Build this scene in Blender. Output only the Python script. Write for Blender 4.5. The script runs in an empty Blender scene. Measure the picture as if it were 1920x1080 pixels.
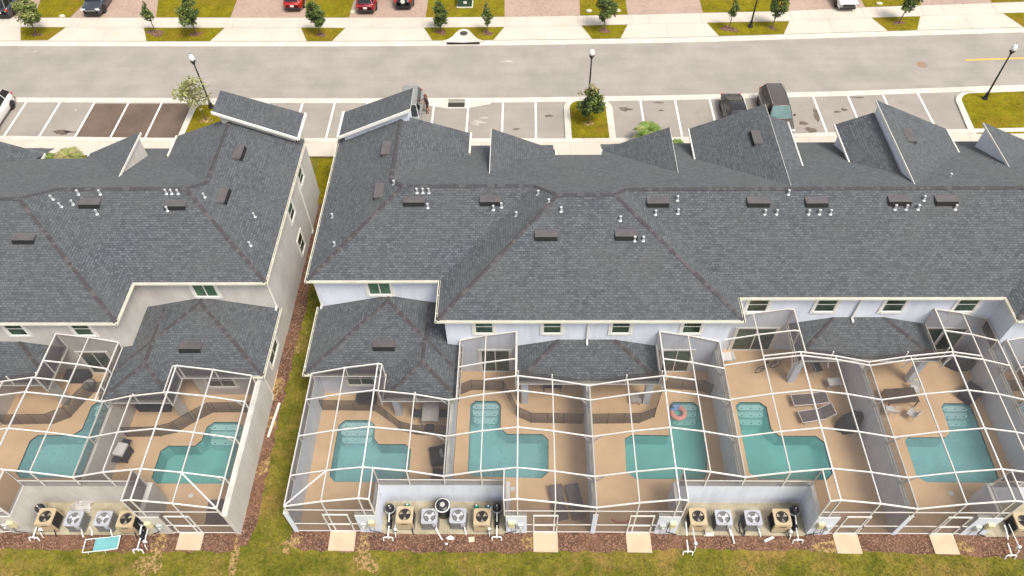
import bpy, bmesh, math, random
from mathutils import Vector, Matrix
from mathutils.geometry import tessellate_polygon
random.seed(7)
R = math.radians
S = bpy.context.scene
COL = S.collection

# ------------------------------------------------------------------ camera, sky, sun, exposure
PITCH, YAW, ROLL = R(51.32), R(1.81), R(-1.5)
fw = Vector((-math.sin(YAW)*math.cos(PITCH), math.cos(YAW)*math.cos(PITCH), -math.sin(PITCH)))
r0 = Vector((math.cos(YAW), math.sin(YAW), 0)); u0 = r0.cross(fw)
rt = r0*math.cos(ROLL) + u0*math.sin(ROLL); up = -r0*math.sin(ROLL) + u0*math.cos(ROLL)
cd = bpy.data.cameras.new('camera'); cam = bpy.data.objects.new('camera', cd); COL.objects.link(cam)
cd.sensor_width = 36.0; cd.lens = 1415.6/1920*36.0; cd.clip_start = 0.5; cd.clip_end = 5000
mw = Matrix((rt, up, -fw)).transposed().to_4x4(); mw.translation = Vector((-3.376, -14.58, 38.46))
cam.matrix_world = mw
S.camera = cam

SUN_EL, SUN_AZ = R(60), R(135)            # azimuth measured from +Y towards +X
W = bpy.data.worlds.new('World'); S.world = W; W.use_nodes = True
wn = W.node_tree.nodes; wl = W.node_tree.links; wn.clear()
sky = wn.new('ShaderNodeTexSky'); sky.sky_type = 'NISHITA'; sky.sun_disc = False
sky.sun_elevation = SUN_EL; sky.sun_rotation = SUN_AZ
sky.air_density = 1.0; sky.dust_density = 4.0; sky.ozone_density = 1.0
hs = wn.new('ShaderNodeHueSaturation'); hs.inputs['Saturation'].default_value = 0.22
bg = wn.new('ShaderNodeBackground'); bg.inputs['Strength'].default_value = 0.13
wo = wn.new('ShaderNodeOutputWorld')
wl.new(sky.outputs[0], hs.inputs['Color']); wl.new(hs.outputs[0], bg.inputs[0]); wl.new(bg.outputs[0], wo.inputs[0])
sl = bpy.data.lights.new('sun', 'SUN'); sl.energy = 2.0; sl.angle = R(18); sl.color = (1.0, 0.92, 0.79)
so = bpy.data.objects.new('sun', sl); COL.objects.link(so)
sd = Vector((math.sin(SUN_AZ)*math.cos(SUN_EL), math.cos(SUN_AZ)*math.cos(SUN_EL), math.sin(SUN_EL)))
so.rotation_euler = sd.to_track_quat('Z', 'Y').to_euler(); so.location = (0, 40, 60)
S.view_settings.view_transform = 'Standard'; S.view_settings.look = 'None'
S.view_settings.gamma = 1.0; S.view_settings.exposure = 0.68
S.cycles.transparent_max_bounces = 32; S.cycles.max_bounces = 8; S.cycles.diffuse_bounces = 3

# ------------------------------------------------------------------ materials
MT = {}
def nt(name):
    m = bpy.data.materials.new(name); m.use_nodes = True
    n = m.node_tree.nodes; l = m.node_tree.links
    MT[name] = m
    return m, n, l, n['Principled BSDF']
def noise(n, l, scale, detail=4, rough=0.6, src=None):
    g = src or n.new('ShaderNodeNewGeometry').outputs['Position']
    t = n.new('ShaderNodeTexNoise'); t.inputs['Scale'].default_value = scale
    t.inputs['Detail'].default_value = detail; t.inputs['Roughness'].default_value = rough
    l.new(g, t.inputs['Vector']); return t.outputs['Fac']
def ramp(n, l, fac, a, b, c1, c2, mid=None):
    r = n.new('ShaderNodeValToRGB'); r.color_ramp.elements[0].position = a; r.color_ramp.elements[1].position = b
    r.color_ramp.elements[0].color = (*c1, 1); r.color_ramp.elements[1].color = (*c2, 1)
    if mid: e = r.color_ramp.elements.new(mid[0]); e.color = (*mid[1], 1)
    l.new(fac, r.inputs[0]); return r.outputs[0]
def mix(n, l, fac, a, b, mode='MIX'):
    x = n.new('ShaderNodeMix'); x.data_type = 'RGBA'; x.blend_type = mode
    for i, v in ((0, fac), (6, a), (7, b)):
        if hasattr(v, 'links'): l.new(v, x.inputs[i])
        else: x.inputs[i].default_value = v if i == 0 else (*v, 1)
    return x.outputs[2]
def bump(n, l, p, h, s, d=0.02):
    b = n.new('ShaderNodeBump'); b.inputs['Strength'].default_value = s; b.inputs['Distance'].default_value = d
    l.new(h, b.inputs['Height']); l.new(b.outputs[0], p.inputs['Normal'])
def simple(name, c1, c2=None, scale=3.0, rough=0.6, metal=0.0, bs=0.0, fine=0.0, fs=40.0, coat=0.0, alpha=None, spec=None):
    m, n, l, p = nt(name)
    c2 = c2 or tuple(x*0.8 for x in c1)
    col = ramp(n, l, noise(n, l, scale), 0.35, 0.65, c2, c1)
    if fine:
        f = noise(n, l, fs, 2)
        col = mix(n, l, fine, col, ramp(n, l, f, 0.3, 0.7, (0.25, 0.25, 0.25), (1, 1, 1)), 'MULTIPLY')
        if bs: bump(n, l, p, f, bs)
    l.new(col, p.inputs['Base Color'])
    p.inputs['Roughness'].default_value = rough; p.inputs['Metallic'].default_value = metal
    if coat: p.inputs['Coat Weight'].default_value = coat
    if spec is not None: p.inputs['Specular IOR Level'].default_value = spec
    return m
def streaky(name, c1, c2):
    m = simple(name, c1, c2, 0.7, 0.85, fine=0.14, bs=0.12); n = m.node_tree.nodes; l = m.node_tree.links; p = n['Principled BSDF']
    src = p.inputs['Base Color'].links[0].from_socket; mp = n.new('ShaderNodeMapping'); mp.inputs['Scale'].default_value = (2.2, 2.2, 0.28)
    l.new(n.new('ShaderNodeNewGeometry').outputs['Position'], mp.inputs[0])
    l.new(mix(n, l, 0.8, src, ramp(n, l, noise(n, l, 1.0, 5, 0.7, mp.outputs[0]), 0.28, 0.55, (0.84, 0.83, 0.80), (1, 1, 1)), 'MULTIPLY'), p.inputs['Base Color'])
    return m
def shingle(name, dark, light, tint):
    m, n, l, p = nt(name)
    uv = n.new('ShaderNodeUVMap').outputs[0]
    b = n.new('ShaderNodeTexBrick'); l.new(uv, b.inputs['Vector'])
    b.inputs['Scale'].default_value = 1.0; b.inputs['Brick Width'].default_value = 0.24; b.inputs['Row Height'].default_value = 0.145
    b.inputs['Mortar Size'].default_value = 0.014; b.inputs['Mortar Smooth'].default_value = 0.3; b.inputs['Bias'].default_value = 0.0
    b.offset = 0.41; b.squash = 1.0
    b.inputs['Color1'].default_value = (*dark, 1); b.inputs['Color2'].default_value = (*light, 1)
    b.inputs['Mortar'].default_value = tuple(x*0.55 for x in dark) + (1,)
    big = noise(n, l, 0.35, 3); fine = noise(n, l, 9.0, 3)
    c = mix(n, l, ramp(n, l, big, 0.35, 0.7, (0, 0, 0), (0.55, 0.55, 0.55)), b.outputs['Color'], tint)
    c = mix(n, l, 0.5, c, ramp(n, l, fine, 0.3, 0.7, (0.42, 0.42, 0.43), (1.3, 1.3, 1.27)), 'MULTIPLY')
    l.new(c, p.inputs['Base Color']); p.inputs['Roughness'].default_value = 0.92; p.inputs['Sheen Weight'].default_value = 0.12; p.inputs['Sheen Roughness'].default_value = 0.45; p.inputs['Sheen Tint'].default_value = (0.92, 1.0, 0.93, 1)
    bump(n, l, p, b.outputs['Fac'], -0.5, 0.02)
    return m
def screen(name, opac, col):
    m, n, l, p = nt(name); out = n['Material Output']
    t = n.new('ShaderNodeBsdfTransparent'); x = n.new('ShaderNodeMixShader')
    f = noise(n, l, 0.5, 2)
    r = n.new('ShaderNodeMapRange'); r.inputs['To Min'].default_value = opac*0.88; r.inputs['To Max'].default_value = opac*1.12
    l.new(f, r.inputs[0]); l.new(r.outputs[0], x.inputs[0])
    p.inputs['Base Color'].default_value = (*col, 1); p.inputs['Roughness'].default_value = 0.8
    l.new(t.outputs[0], x.inputs[1]); l.new(p.outputs[0], x.inputs[2]); l.new(x.outputs[0], out.inputs['Surface'])
    return m

shingle('shingles', (0.060, 0.066, 0.078), (0.112, 0.123, 0.140), (0.090, 0.092, 0.092))
simple('ridge_shingle', (0.080, 0.075, 0.079), (0.060, 0.056, 0.060), 3.6, 0.95, fine=0.5, fs=9)
simple('ridge_dark', (0.062, 0.055, 0.059), (0.050, 0.044, 0.048), 6, 0.95)
simple('ridge_light', (0.092, 0.086, 0.089), (0.078, 0.073, 0.077), 6, 0.95)
streaky('white_stucco', (0.72, 0.755, 0.84), (0.66, 0.70, 0.79))
streaky('beige_stucco', (0.61, 0.58, 0.545), (0.54, 0.51, 0.48))
simple('trim_white', (0.78, 0.76, 0.72), (0.70, 0.68, 0.64), 2.0, 0.5)
simple('gutter_cream', (0.76, 0.73, 0.62), (0.66, 0.63, 0.53), 1.5, 0.45)
simple('aluminium_white', (0.74, 0.71, 0.68), (0.66, 0.63, 0.60), 2.0, 0.4)
simple('wall_cap', (0.62, 0.61, 0.57), (0.45, 0.44, 0.41), 1.2, 0.85, fine=0.25)
simple('vent_metal', (0.115, 0.103, 0.106), (0.09, 0.08, 0.083), 2.0, 0.5, 0.0)
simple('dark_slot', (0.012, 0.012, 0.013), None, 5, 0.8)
simple('vent_pipe', (0.62, 0.63, 0.65), (0.36, 0.37, 0.38), 8, 0.4, 0.2)
simple('galvanised', (0.75, 0.76, 0.78), (0.55, 0.56, 0.58), 8, 0.35, 0.3)
m, n, l, p = nt('window_glass')
l.new(ramp(n, l, noise(n, l, 0.9, 2), 0.35, 0.65, (0.014, 0.024, 0.017), (0.06, 0.105, 0.068)), p.inputs['Base Color']); p.inputs['Roughness'].default_value = 0.08
m, n, l, p = nt('blind_glass')
l.new(ramp(n, l, noise(n, l, 1.5, 2), 0.35, 0.65, (0.06, 0.12, 0.075), (0.11, 0.19, 0.12)), p.inputs['Base Color']); p.inputs['Roughness'].default_value = 0.08
screen('cage_screen', 0.30, (0.07, 0.064, 0.066))
screen('wall_screen', 0.58, (0.095, 0.078, 0.082))
screen('fence_mesh', 0.66, (0.085, 0.072, 0.07))
simple('deck_tan', (0.76, 0.53, 0.325), (0.66, 0.45, 0.27), 0.55, 0.8, fine=0.14, fs=22)
simple('pad_tan', (0.57, 0.45, 0.32), (0.50, 0.39, 0.275), 1.5, 0.85, fine=0.12)
simple('alcove_floor', (0.45, 0.40, 0.29), (0.33, 0.29, 0.20), 1.4, 0.9, fine=0.3, fs=14)
simple('tile_band', (0.03, 0.10, 0.11), (0.02, 0.07, 0.08), 6, 0.25)
simple('pool_plaster', (0.66, 0.74, 0.73), (0.60, 0.68, 0.67), 0.9, 0.7)
simple('pool_step', (0.82, 0.86, 0.86), (0.76, 0.82, 0.82), 1.2, 0.7)
def water(name, c, dens, body):
    m, n, l, p = nt(name); out = n['Material Output']
    t = n.new('ShaderNodeBsdfTransparent'); g = n.new('ShaderNodeBsdfGlossy'); x = n.new('ShaderNodeMixShader')
    g.inputs['Roughness'].default_value = 0.08
    fr = n.new('ShaderNodeFresnel'); fr.inputs['IOR'].default_value = 1.33
    nz = noise(n, l, 3.0, 3); b = n.new('ShaderNodeBump'); b.inputs['Strength'].default_value = 0.25; b.inputs['Distance'].default_value = 0.05
    l.new(nz, b.inputs['Height']); l.new(b.outputs[0], g.inputs['Normal']); l.new(b.outputs[0], fr.inputs['Normal'])
    l.new(fr.outputs[0], x.inputs[0]); l.new(t.outputs[0], x.inputs[1]); l.new(g.outputs[0], x.inputs[2]); l.new(x.outputs[0], out.inputs['Surface'])
    df = n.new('ShaderNodeBsdfDiffuse'); l.new(ramp(n, l, noise(n, l, 0.8, 3), 0.3, 0.7, tuple(x*0.88 for x in body), tuple(min(1, x*1.15) for x in body)), df.inputs['Color'])
    y = n.new('ShaderNodeMixShader'); y.inputs[0].default_value = 0.38; l.new(t.outputs[0], y.inputs[1]); l.new(df.outputs[0], y.inputs[2]); l.new(y.outputs[0], x.inputs[1])
    v = n.new('ShaderNodeVolumeAbsorption'); v.inputs['Color'].default_value = (*c, 1); v.inputs['Density'].default_value = dens
    l.new(v.outputs[0], out.inputs['Volume'])
water('water_blue', (0.20, 0.80, 0.83), 0.32, (0.26, 0.66, 0.70))
water('water_green', (0.12, 0.80, 0.70), 0.38, (0.17, 0.65, 0.63))
def grass(name, a, b, c, s=0.6):
    m, n, l, p = nt(name)
    c1 = ramp(n, l, noise(n, l, s, 5, 0.7), 0.33, 0.68, a, b)
    c2 = mix(n, l, ramp(n, l, noise(n, l, s*0.45, 4, 0.65), 0.5, 0.68, (0, 0, 0), (1, 1, 1)), c1, c)
    f = noise(n, l, 26, 3, 0.8)
    c2 = mix(n, l, 0.75, c2, ramp(n, l, noise(n, l, 5.5, 5, 0.75), 0.32, 0.7, (0.45, 0.5, 0.4), (1.35, 1.3, 1.25)), 'MULTIPLY')
    c3 = mix(n, l, 0.7, c2, ramp(n, l, f, 0.3, 0.7, (0.35, 0.4, 0.3), (1.35, 1.3, 1.2)), 'MULTIPLY')
    l.new(c3, p.inputs['Base Color']); p.inputs['Roughness'].default_value = 0.95; p.inputs['Specular IOR Level'].default_value = 0.1
    bump(n, l, p, f, 0.6, 0.05)
grass('grass', (0.095, 0.11, 0.012), (0.255, 0.215, 0.042), (0.30, 0.20, 0.07), 0.8)
grass('grass_front', (0.155, 0.135, 0.007), (0.265, 0.225, 0.015), (0.25, 0.165, 0.024), 0.8)
m, n, l, p = nt('mulch')
v = n.new('ShaderNodeTexVoronoi'); v.inputs['Scale'].default_value = 16
l.new(n.new('ShaderNodeNewGeometry').outputs['Position'], v.inputs['Vector'])
sx = n.new('ShaderNodeSeparateColor'); l.new(v.outputs['Color'], sx.inputs[0])
c = ramp(n, l, sx.outputs[0], 0.0, 1.0, (0.045, 0.023, 0.015), (0.30, 0.175, 0.12), (0.62, (0.135, 0.066, 0.043)))
c = mix(n, l, ramp(n, l, noise(n, l, 0.7, 4), 0.4, 0.7, (0, 0, 0), (0.6, 0.6, 0.6)), c, (0.21, 0.11, 0.06))
l.new(c, p.inputs['Base Color']); p.inputs['Roughness'].default_value = 0.95; bump(n, l, p, v.outputs['Distance'], 0.7, 0.04)
m = simple('sand', (0.46, 0.31, 0.13), (0.32, 0.21, 0.085), 3, 0.95, fine=0.4, fs=14, bs=0.4)
n = m.node_tree.nodes; l = m.node_tree.links; p = n['Principled BSDF']
l.new(ramp(n, l, noise(n, l, 5.5, 6, 0.75), 0.44, 0.54, (0, 0, 0), (1, 1, 1)), p.inputs['Alpha'])
def asphalt(name, a, b, st):
    m, n, l, p = nt(name)
    c = ramp(n, l, noise(n, l, 0.3, 5, 0.65), 0.35, 0.66, a, b)
    mp = n.new('ShaderNodeMapping'); mp.inputs['Scale'].default_value = (0.06, 1.1, 1)
    l.new(n.new('ShaderNodeNewGeometry').outputs['Position'], mp.inputs[0])
    c = mix(n, l, 0.35, c, ramp(n, l, noise(n, l, 1.0, 4, 0.6, mp.outputs[0]), 0.35, 0.65, (0.86, 0.86, 0.86), (1.05, 1.05, 1.05)), 'MULTIPLY')
    c = mix(n, l, 0.3, c, ramp(n, l, noise(n, l, 30, 2), 0.3, 0.7, (0.6, 0.6, 0.6), (1.15, 1.15, 1.15)), 'MULTIPLY')
    c = mix(n, l, ramp(n, l, noise(n, l, 0.55, 3, 0.5), 0.68, 0.78, (0, 0, 0), (st, st, st)), c, (0.10, 0.08, 0.07))
    l.new(c, p.inputs['Base Color']); p.inputs['Roughness'].default_value = 0.9
asphalt('road_asphalt', (0.275, 0.248, 0.222), (0.345, 0.312, 0.28), 0.10)
asphalt('stall_asphalt', (0.275, 0.248, 0.22), (0.33, 0.298, 0.265), 0.3)
asphalt('fresh_asphalt', (0.105, 0.072, 0.055), (0.165, 0.115, 0.088), 0.3)
simple('concrete', (0.575, 0.52, 0.45), (0.51, 0.46, 0.39), 0.35, 0.85, fine=0.1, fs=25)
simple('curb_concrete', (0.63, 0.59, 0.53), (0.53, 0.49, 0.43), 0.8, 0.85, fine=0.15, fs=12)
simple('joint', (0.36, 0.32, 0.28), None, 3, 0.9)
simple('paint_white', (0.80, 0.78, 0.75), (0.68, 0.66, 0.62), 1.5, 0.7)
simple('old_paint', (0.44, 0.41, 0.37), (0.34, 0.31, 0.28), 3, 0.8)
simple('paint_yellow', (0.75, 0.42, 0.07), (0.65, 0.36, 0.06), 1.5, 0.7)
simple('oil_stain', (0.085, 0.065, 0.053), (0.16, 0.125, 0.10), 2.2, 0.7)
m, n, l, p = nt('pavers')
br = n.new('ShaderNodeTexBrick'); l.new(n.new('ShaderNodeNewGeometry').outputs['Position'], br.inputs['Vector'])
br.inputs['Scale'].default_value = 1; br.inputs['Brick Width'].default_value = 0.24; br.inputs['Row Height'].default_value = 0.14; br.inputs['Mortar Size'].default_value = 0.008
br.inputs['Color1'].default_value = (0.30, 0.205, 0.165, 1); br.inputs['Color2'].default_value = (0.40, 0.29, 0.235, 1); br.inputs['Mortar'].default_value = (0.28, 0.21, 0.17, 1)
c = mix(n, l, ramp(n, l, noise(n, l, 0.35, 4), 0.35, 0.7, (0, 0, 0), (0.7, 0.7, 0.7)), br.outputs['Color'], (0.40, 0.30, 0.25))
l.new(c, p.inputs['Base Color']); p.inputs['Roughness'].default_value = 0.9
simple('ac_tan', (0.47, 0.37, 0.24), (0.42, 0.33, 0.21), 2, 0.5)
simple('ac_louvre', (0.03, 0.028, 0.025), (0.015, 0.014, 0.013), 12, 0.6)
simple('ac_grey', (0.40, 0.41, 0.45), (0.34, 0.35, 0.39), 2, 0.45)
simple('ac_grey_side', (0.16, 0.155, 0.15), (0.11, 0.105, 0.10), 9, 0.6)
simple('fan_dark', (0.03, 0.028, 0.028), None, 3, 0.5)
simple('blade_silver', (0.75, 0.76, 0.80), None, 3, 0.35, 0.2)
simple('blade_tan', (0.55, 0.48, 0.38), (0.10, 0.08, 0.07), 5, 0.45)
simple('black_plastic', (0.014, 0.014, 0.016), (0.03, 0.03, 0.034), 2, 0.32)
simple('pvc_white', (0.80, 0.79, 0.77), (0.70, 0.69, 0.67), 3, 0.4)
simple('box_grey', (0.48, 0.50, 0.50), (0.40, 0.42, 0.42), 3, 0.5)
simple('box_beige', (0.62, 0.56, 0.36), (0.55, 0.49, 0.31), 3, 0.5)
simple('sling_turquoise', (0.17, 0.41, 0.42), (0.12, 0.34, 0.36), 3, 0.8)
simple('sling_grey', (0.16, 0.135, 0.135), (0.12, 0.10, 0.10), 3, 0.85)
simple('fabric_dark', (0.035, 0.036, 0.045), (0.02, 0.02, 0.027), 3, 0.9)
simple('fabric_brown', (0.11, 0.08, 0.06), (0.075, 0.053, 0.04), 3, 0.85)
simple('furniture_white', (0.72, 0.70, 0.68), (0.62, 0.60, 0.58), 3, 0.5)
simple('tabletop_grey', (0.46, 0.44, 0.43), (0.38, 0.36, 0.35), 3, 0.6)
simple('float_pink', (0.72, 0.25, 0.20), (0.75, 0.45, 0.38), 3, 0.35)
simple('float_blue', (0.12, 0.28, 0.62), (0.30, 0.45, 0.70), 4, 0.35)
simple('hose_red', (0.65, 0.06, 0.03), None, 3, 0.5)
simple('bark', (0.17, 0.12, 0.085), (0.10, 0.07, 0.05), 8, 0.95)
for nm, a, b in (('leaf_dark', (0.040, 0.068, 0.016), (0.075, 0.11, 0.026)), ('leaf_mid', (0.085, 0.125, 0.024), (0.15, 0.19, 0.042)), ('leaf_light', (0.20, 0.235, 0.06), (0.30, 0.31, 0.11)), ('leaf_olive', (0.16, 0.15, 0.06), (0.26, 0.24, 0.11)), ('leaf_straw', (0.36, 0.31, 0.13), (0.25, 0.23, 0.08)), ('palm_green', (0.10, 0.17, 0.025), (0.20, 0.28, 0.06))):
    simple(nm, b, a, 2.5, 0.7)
simple('lamp_black', (0.012, 0.012, 0.013), None, 3, 0.4)
simple('lamp_globe', (0.84, 0.83, 0.82), (0.78, 0.77, 0.76), 3, 0.25)
simple('iron', (0.075, 0.062, 0.05), (0.04, 0.034, 0.028), 5, 0.8)
simple('rust_iron', (0.30, 0.20, 0.14), (0.24, 0.17, 0.12), 5, 0.85)
simple('utility_green', (0.035, 0.085, 0.05), (0.025, 0.06, 0.036), 3, 0.5)
simple('tyre', (0.016, 0.015, 0.015), None, 4, 0.85)
simple('rim', (0.26, 0.25, 0.25), (0.18, 0.17, 0.17), 4, 0.35, 0.6)
simple('car_glass', (0.012, 0.014, 0.016), None, 4, 0.06)
simple('car_glass_teal', (0.018, 0.085, 0.085), (0.05, 0.14, 0.14), 1.5, 0.2)
simple('car_trim', (0.016, 0.016, 0.017), None, 4, 0.5)
simple('chrome', (0.72, 0.72, 0.72), None, 4, 0.18, 0.9)
simple('lamp_red', (0.45, 0.02, 0.015), None, 4, 0.2)
simple('headlamp', (0.75, 0.77, 0.80), None, 4, 0.12)
simple('plate_white', (0.80, 0.78, 0.76), None, 4, 0.5)
for nm, c in (('paint_car_white', (0.72, 0.71, 0.69)), ('paint_car_black', (0.014, 0.013, 0.014)), ('paint_car_bronze', (0.075, 0.062, 0.055)), ('paint_car_red', (0.36, 0.012, 0.014)), ('paint_car_maroon', (0.22, 0.006, 0.016)), ('paint_car_grey', (0.24, 0.245, 0.245)), ('paint_car_navy', (0.03, 0.036, 0.05)), ('paint_car_silver', (0.40, 0.385, 0.39))):
    simple(nm, c, tuple(x*0.93 for x in c), 1, 0.25, 0.0, coat=0.8)
simple('skin', (0.42, 0.20, 0.13), (0.36, 0.165, 0.105), 8, 0.6)
simple('shirt_dark', (0.030, 0.018, 0.020), None, 8, 0.9)
simple('shorts_dark', (0.045, 0.028, 0.026), None, 8, 0.9)
simple('hair_red', (0.16, 0.062, 0.04), None, 12, 0.8)
simple('rock', (0.62, 0.55, 0.42), (0.50, 0.43, 0.32), 4, 0.9)

# ------------------------------------------------------------------ mesh helper
XF = [1.0, 0.0, 0.0]              # mirror sign, x shift, y shift of the row being built
def xf(p): return Vector((XF[0]*p[0] + XF[1], p[1] + XF[2], p[2]))
class M:
    def __init__(s): s.v = []; s.f = []; s.mi = []; s.uv = []
    def add(s, vs, fs, mi=0, uvs=None):
        o = len(s.v); s.v += [tuple(a) for a in vs]
        for k, f in enumerate(fs):
            s.f.append([o+i for i in f]); s.mi.append(mi); s.uv.append(uvs[k] if uvs else None)
        return s
    def poly(s, pts, mi=0, roof=False):
        uv = None
        if roof:
            P = [Vector(p) for p in pts]; nrm = Vector((0, 0, 0))
            for i in range(len(P)): nrm += P[i].cross(P[(i+1) % len(P)])
            nrm.normalize()
            if nrm.z < 0: nrm = -nrm
            h = Vector((0, 0, 1)).cross(nrm)
            h = h.normalized() if h.length > 1e-4 else Vector((1, 0, 0)); w = nrm.cross(h)
            uv = [[(p.dot(h)+50, p.dot(w)+50) for p in P]]
        return s.add(pts, [list(range(len(pts)))], mi, uv)
    def bx(s, x0, x1, y0, y1, z0, z1, mi=0):
        v = [(x0,y0,z0),(x1,y0,z0),(x1,y1,z0),(x0,y1,z0),(x0,y0,z1),(x1,y0,z1),(x1,y1,z1),(x0,y1,z1)]
        return s.add(v, [[0,3,2,1],[4,5,6,7],[0,1,5,4],[1,2,6,5],[2,3,7,6],[3,0,4,7]], mi)
    def box(s, c, d, rz=0.0, mi=0, rx=0.0):
        m = Matrix.Rotation(rz, 3, 'Z') @ Matrix.Rotation(rx, 3, 'X')
        v = [Vector(c) + m @ Vector((sx*d[0]/2, sy*d[1]/2, sz*d[2]/2)) for sz in (-1, 1) for sx, sy in ((-1,-1),(1,-1),(1,1),(-1,1))]
        return s.add(v, [[0,3,2,1],[4,5,6,7],[0,1,5,4],[1,2,6,5],[2,3,7,6],[3,0,4,7]], mi)
    def prism(s, pts, z0, z1, mi=0, mtop=None):
        n = len(pts)
        tri = tessellate_polygon([[Vector((a, b, 0)) for a, b in pts]])
        s.add([(a, b, z1) for a, b in pts], [list(t) for t in tri], mi if mtop is None else mtop)
        s.add([(a, b, z0) for a, b in pts] + [(a, b, z1) for a, b in pts], [[i, (i+1) % n, n+(i+1) % n, n+i] for i in range(n)], mi)
        return s
    def sheet(s, loops, z, mi=0):
        L = [[Vector((a, b, z)) for a, b in lp] for lp in loops]
        tri = tessellate_polygon(L); fl = [q for lp in L for q in lp]
        return s.add(fl, [list(t) for t in tri], mi)
    def ribbon(s, pts, w, h, mi=0):
        P = [Vector(p) for p in pts]; d = P[-1]-P[0]; d.z = 0
        side = Vector((-d.y, d.x, 0)).normalized()*w/2 if d.length > 1e-6 else Vector((w/2, 0, 0)); u = Vector((0, 0, h/2))
        v = []
        for q in P: v += [q-side-u, q+side-u, q+side+u, q-side+u]
        f = [[0,1,2,3], [4*len(P)-1, 4*len(P)-2, 4*len(P)-3, 4*len(P)-4]]
        for i in range(len(P)-1):
            for k in range(4): f.append([4*i+k, 4*i+(k+1) % 4, 4*i+4+(k+1) % 4, 4*i+4+k])
        return s.add(v, f, mi)
    def bar(s, p, q, w, h=None, mi=0):
        p, q = Vector(p), Vector(q); h = h or w; d = (q-p).normalized()
        a = d.cross(Vector((0, 0, 1)))
        a = a.normalized() if a.length > 1e-3 else Vector((1, 0, 0)); b = a.cross(d)
        v = [r + sa*a*w/2 + sb*b*h/2 for r in (p, q) for sa, sb in ((-1,-1),(1,-1),(1,1),(-1,1))]
        return s.add(v, [[0,3,2,1],[4,5,6,7],[0,1,5,4],[1,2,6,5],[2,3,7,6],[3,0,4,7]], mi)
    def tube(s, pts, r, n=8, mi=0, r2=None):
        P = [Vector(p) for p in pts]; v = []; N = len(P)
        for i, q in enumerate(P):
            d = (P[min(i+1, N-1)]-P[max(i-1, 0)]).normalized()
            a = d.cross(Vector((0, 0, 1)))
            a = a.normalized() if a.length > 1e-2 else Vector((1, 0, 0)); b = a.cross(d)
            rr = r if r2 is None else r + (r2-r)*i/max(1, N-1)
            v += [q + rr*(a*math.cos(t)+b*math.sin(t)) for t in (2*math.pi*k/n for k in range(n))]
        f = [list(range(n))[::-1], [n*(N-1)+k for k in range(n)]]
        for i in range(N-1):
            for k in range(n): f.append([n*i+k, n*i+(k+1) % n, n*i+n+(k+1) % n, n*i+n+k])
        return s.add(v, f, mi)
    def lathe(s, prof, c=(0, 0, 0), n=16, mi=0, axis='z'):
        v = []
        for r, z in prof:
            for k in range(n):
                t = 2*math.pi*k/n; x, y = r*math.cos(t), r*math.sin(t)
                q = (x, y, z) if axis == 'z' else ((z, x, y) if axis == 'x' else (x, z, y))
                v.append((c[0]+q[0], c[1]+q[1], c[2]+q[2]))
        f = []
        for i in range(len(prof)-1):
            for k in range(n): f.append([n*i+k, n*i+(k+1) % n, n*i+n+(k+1) % n, n*i+n+k])
        f.append(list(range(n))[::-1]); f.append([n*(len(prof)-1)+k for k in range(n)])
        return s.add(v, f, mi)
    def ring(s, c, r0, r1, n=24, mi=0):
        v = []
        for k in range(n):
            t = 2*math.pi*k/n; v += [(c[0]+r0*math.cos(t), c[1]+r0*math.sin(t), c[2]), (c[0]+r1*math.cos(t), c[1]+r1*math.sin(t), c[2])]
        return s.add(v, [[2*k, 2*k+1, 2*((k+1) % n)+1, 2*((k+1) % n)] for k in range(n)], mi)
    def build(s, name, mats, parent=None, smooth=False, kind=None, local=False, bevel=0):
        me = bpy.data.meshes.new(name)
        if local: V = s.v; flip = False
        else:
            V = [xf(p) for p in s.v]; flip = XF[0] < 0
            o = Vector((0, 0, 0)); q = parent
            while q is not None: o += Vector(q.location); q = q.parent
            V = [p-o for p in V]
        F = [f[::-1] for f in s.f] if flip else s.f
        me.from_pydata([tuple(p) for p in V], [], F)
        if any(s.uv):
            ul = me.uv_layers.new(name='UVMap'); i = 0
            for f, uv in zip(F, s.uv):
                if uv:
                    w = uv[::-1] if flip else uv
                    for k in range(len(f)): ul.data[i+k].uv = w[k]
                i += len(f)
        for m in (mats if isinstance(mats, (list, tuple)) else [mats]): me.materials.append(MT[m])
        me.polygons.foreach_set('material_index', s.mi)
        if smooth: me.polygons.foreach_set('use_smooth', [True]*len(me.polygons))
        me.update()
        ob = bpy.data.objects.new(name, me); COL.objects.link(ob)
        if parent is not None: ob.parent = parent
        if kind: ob['kind'] = kind
        if bevel:
            b = ob.modifiers.new('bevel', 'BEVEL'); b.width = bevel; b.segments = 2; b.limit_method = 'ANGLE'
        return ob
def tag(o, label, cat, group=None):
    o['label'] = label; o['category'] = cat
    if group: o['group'] = group
    return o
def thing(name, label, cat, loc=(0, 0, 0), group=None, rz=0.0, raw=False):
    o = bpy.data.objects.new(name, None); COL.objects.link(o); o.empty_display_size = 0.3
    o.location = loc if raw else xf(loc); o.rotation_euler = (0, 0, rz if XF[0] > 0 else -rz)
    return tag(o, label, cat, group)
def dup(o, loc, label=None, rz=None, group=None, parent=None):
    c = o.copy(); COL.objects.link(c)
    if parent is not None: c.parent = parent
    else:
        c.location = loc
        if rz is not None: c.rotation_euler = (0, 0, rz)
        if label: c['label'] = label
        if group: c['group'] = group
    for ch in list(o.children): dup(ch, None, parent=c)
    return c
def interp(tab, x):
    if x <= tab[0][0]: return tab[0][1]
    for (a, b), (c, d) in zip(tab, tab[1:]):
        if x <= c: return b + (d-b)*(x-a)/(c-a)
    return tab[-1][1]
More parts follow.
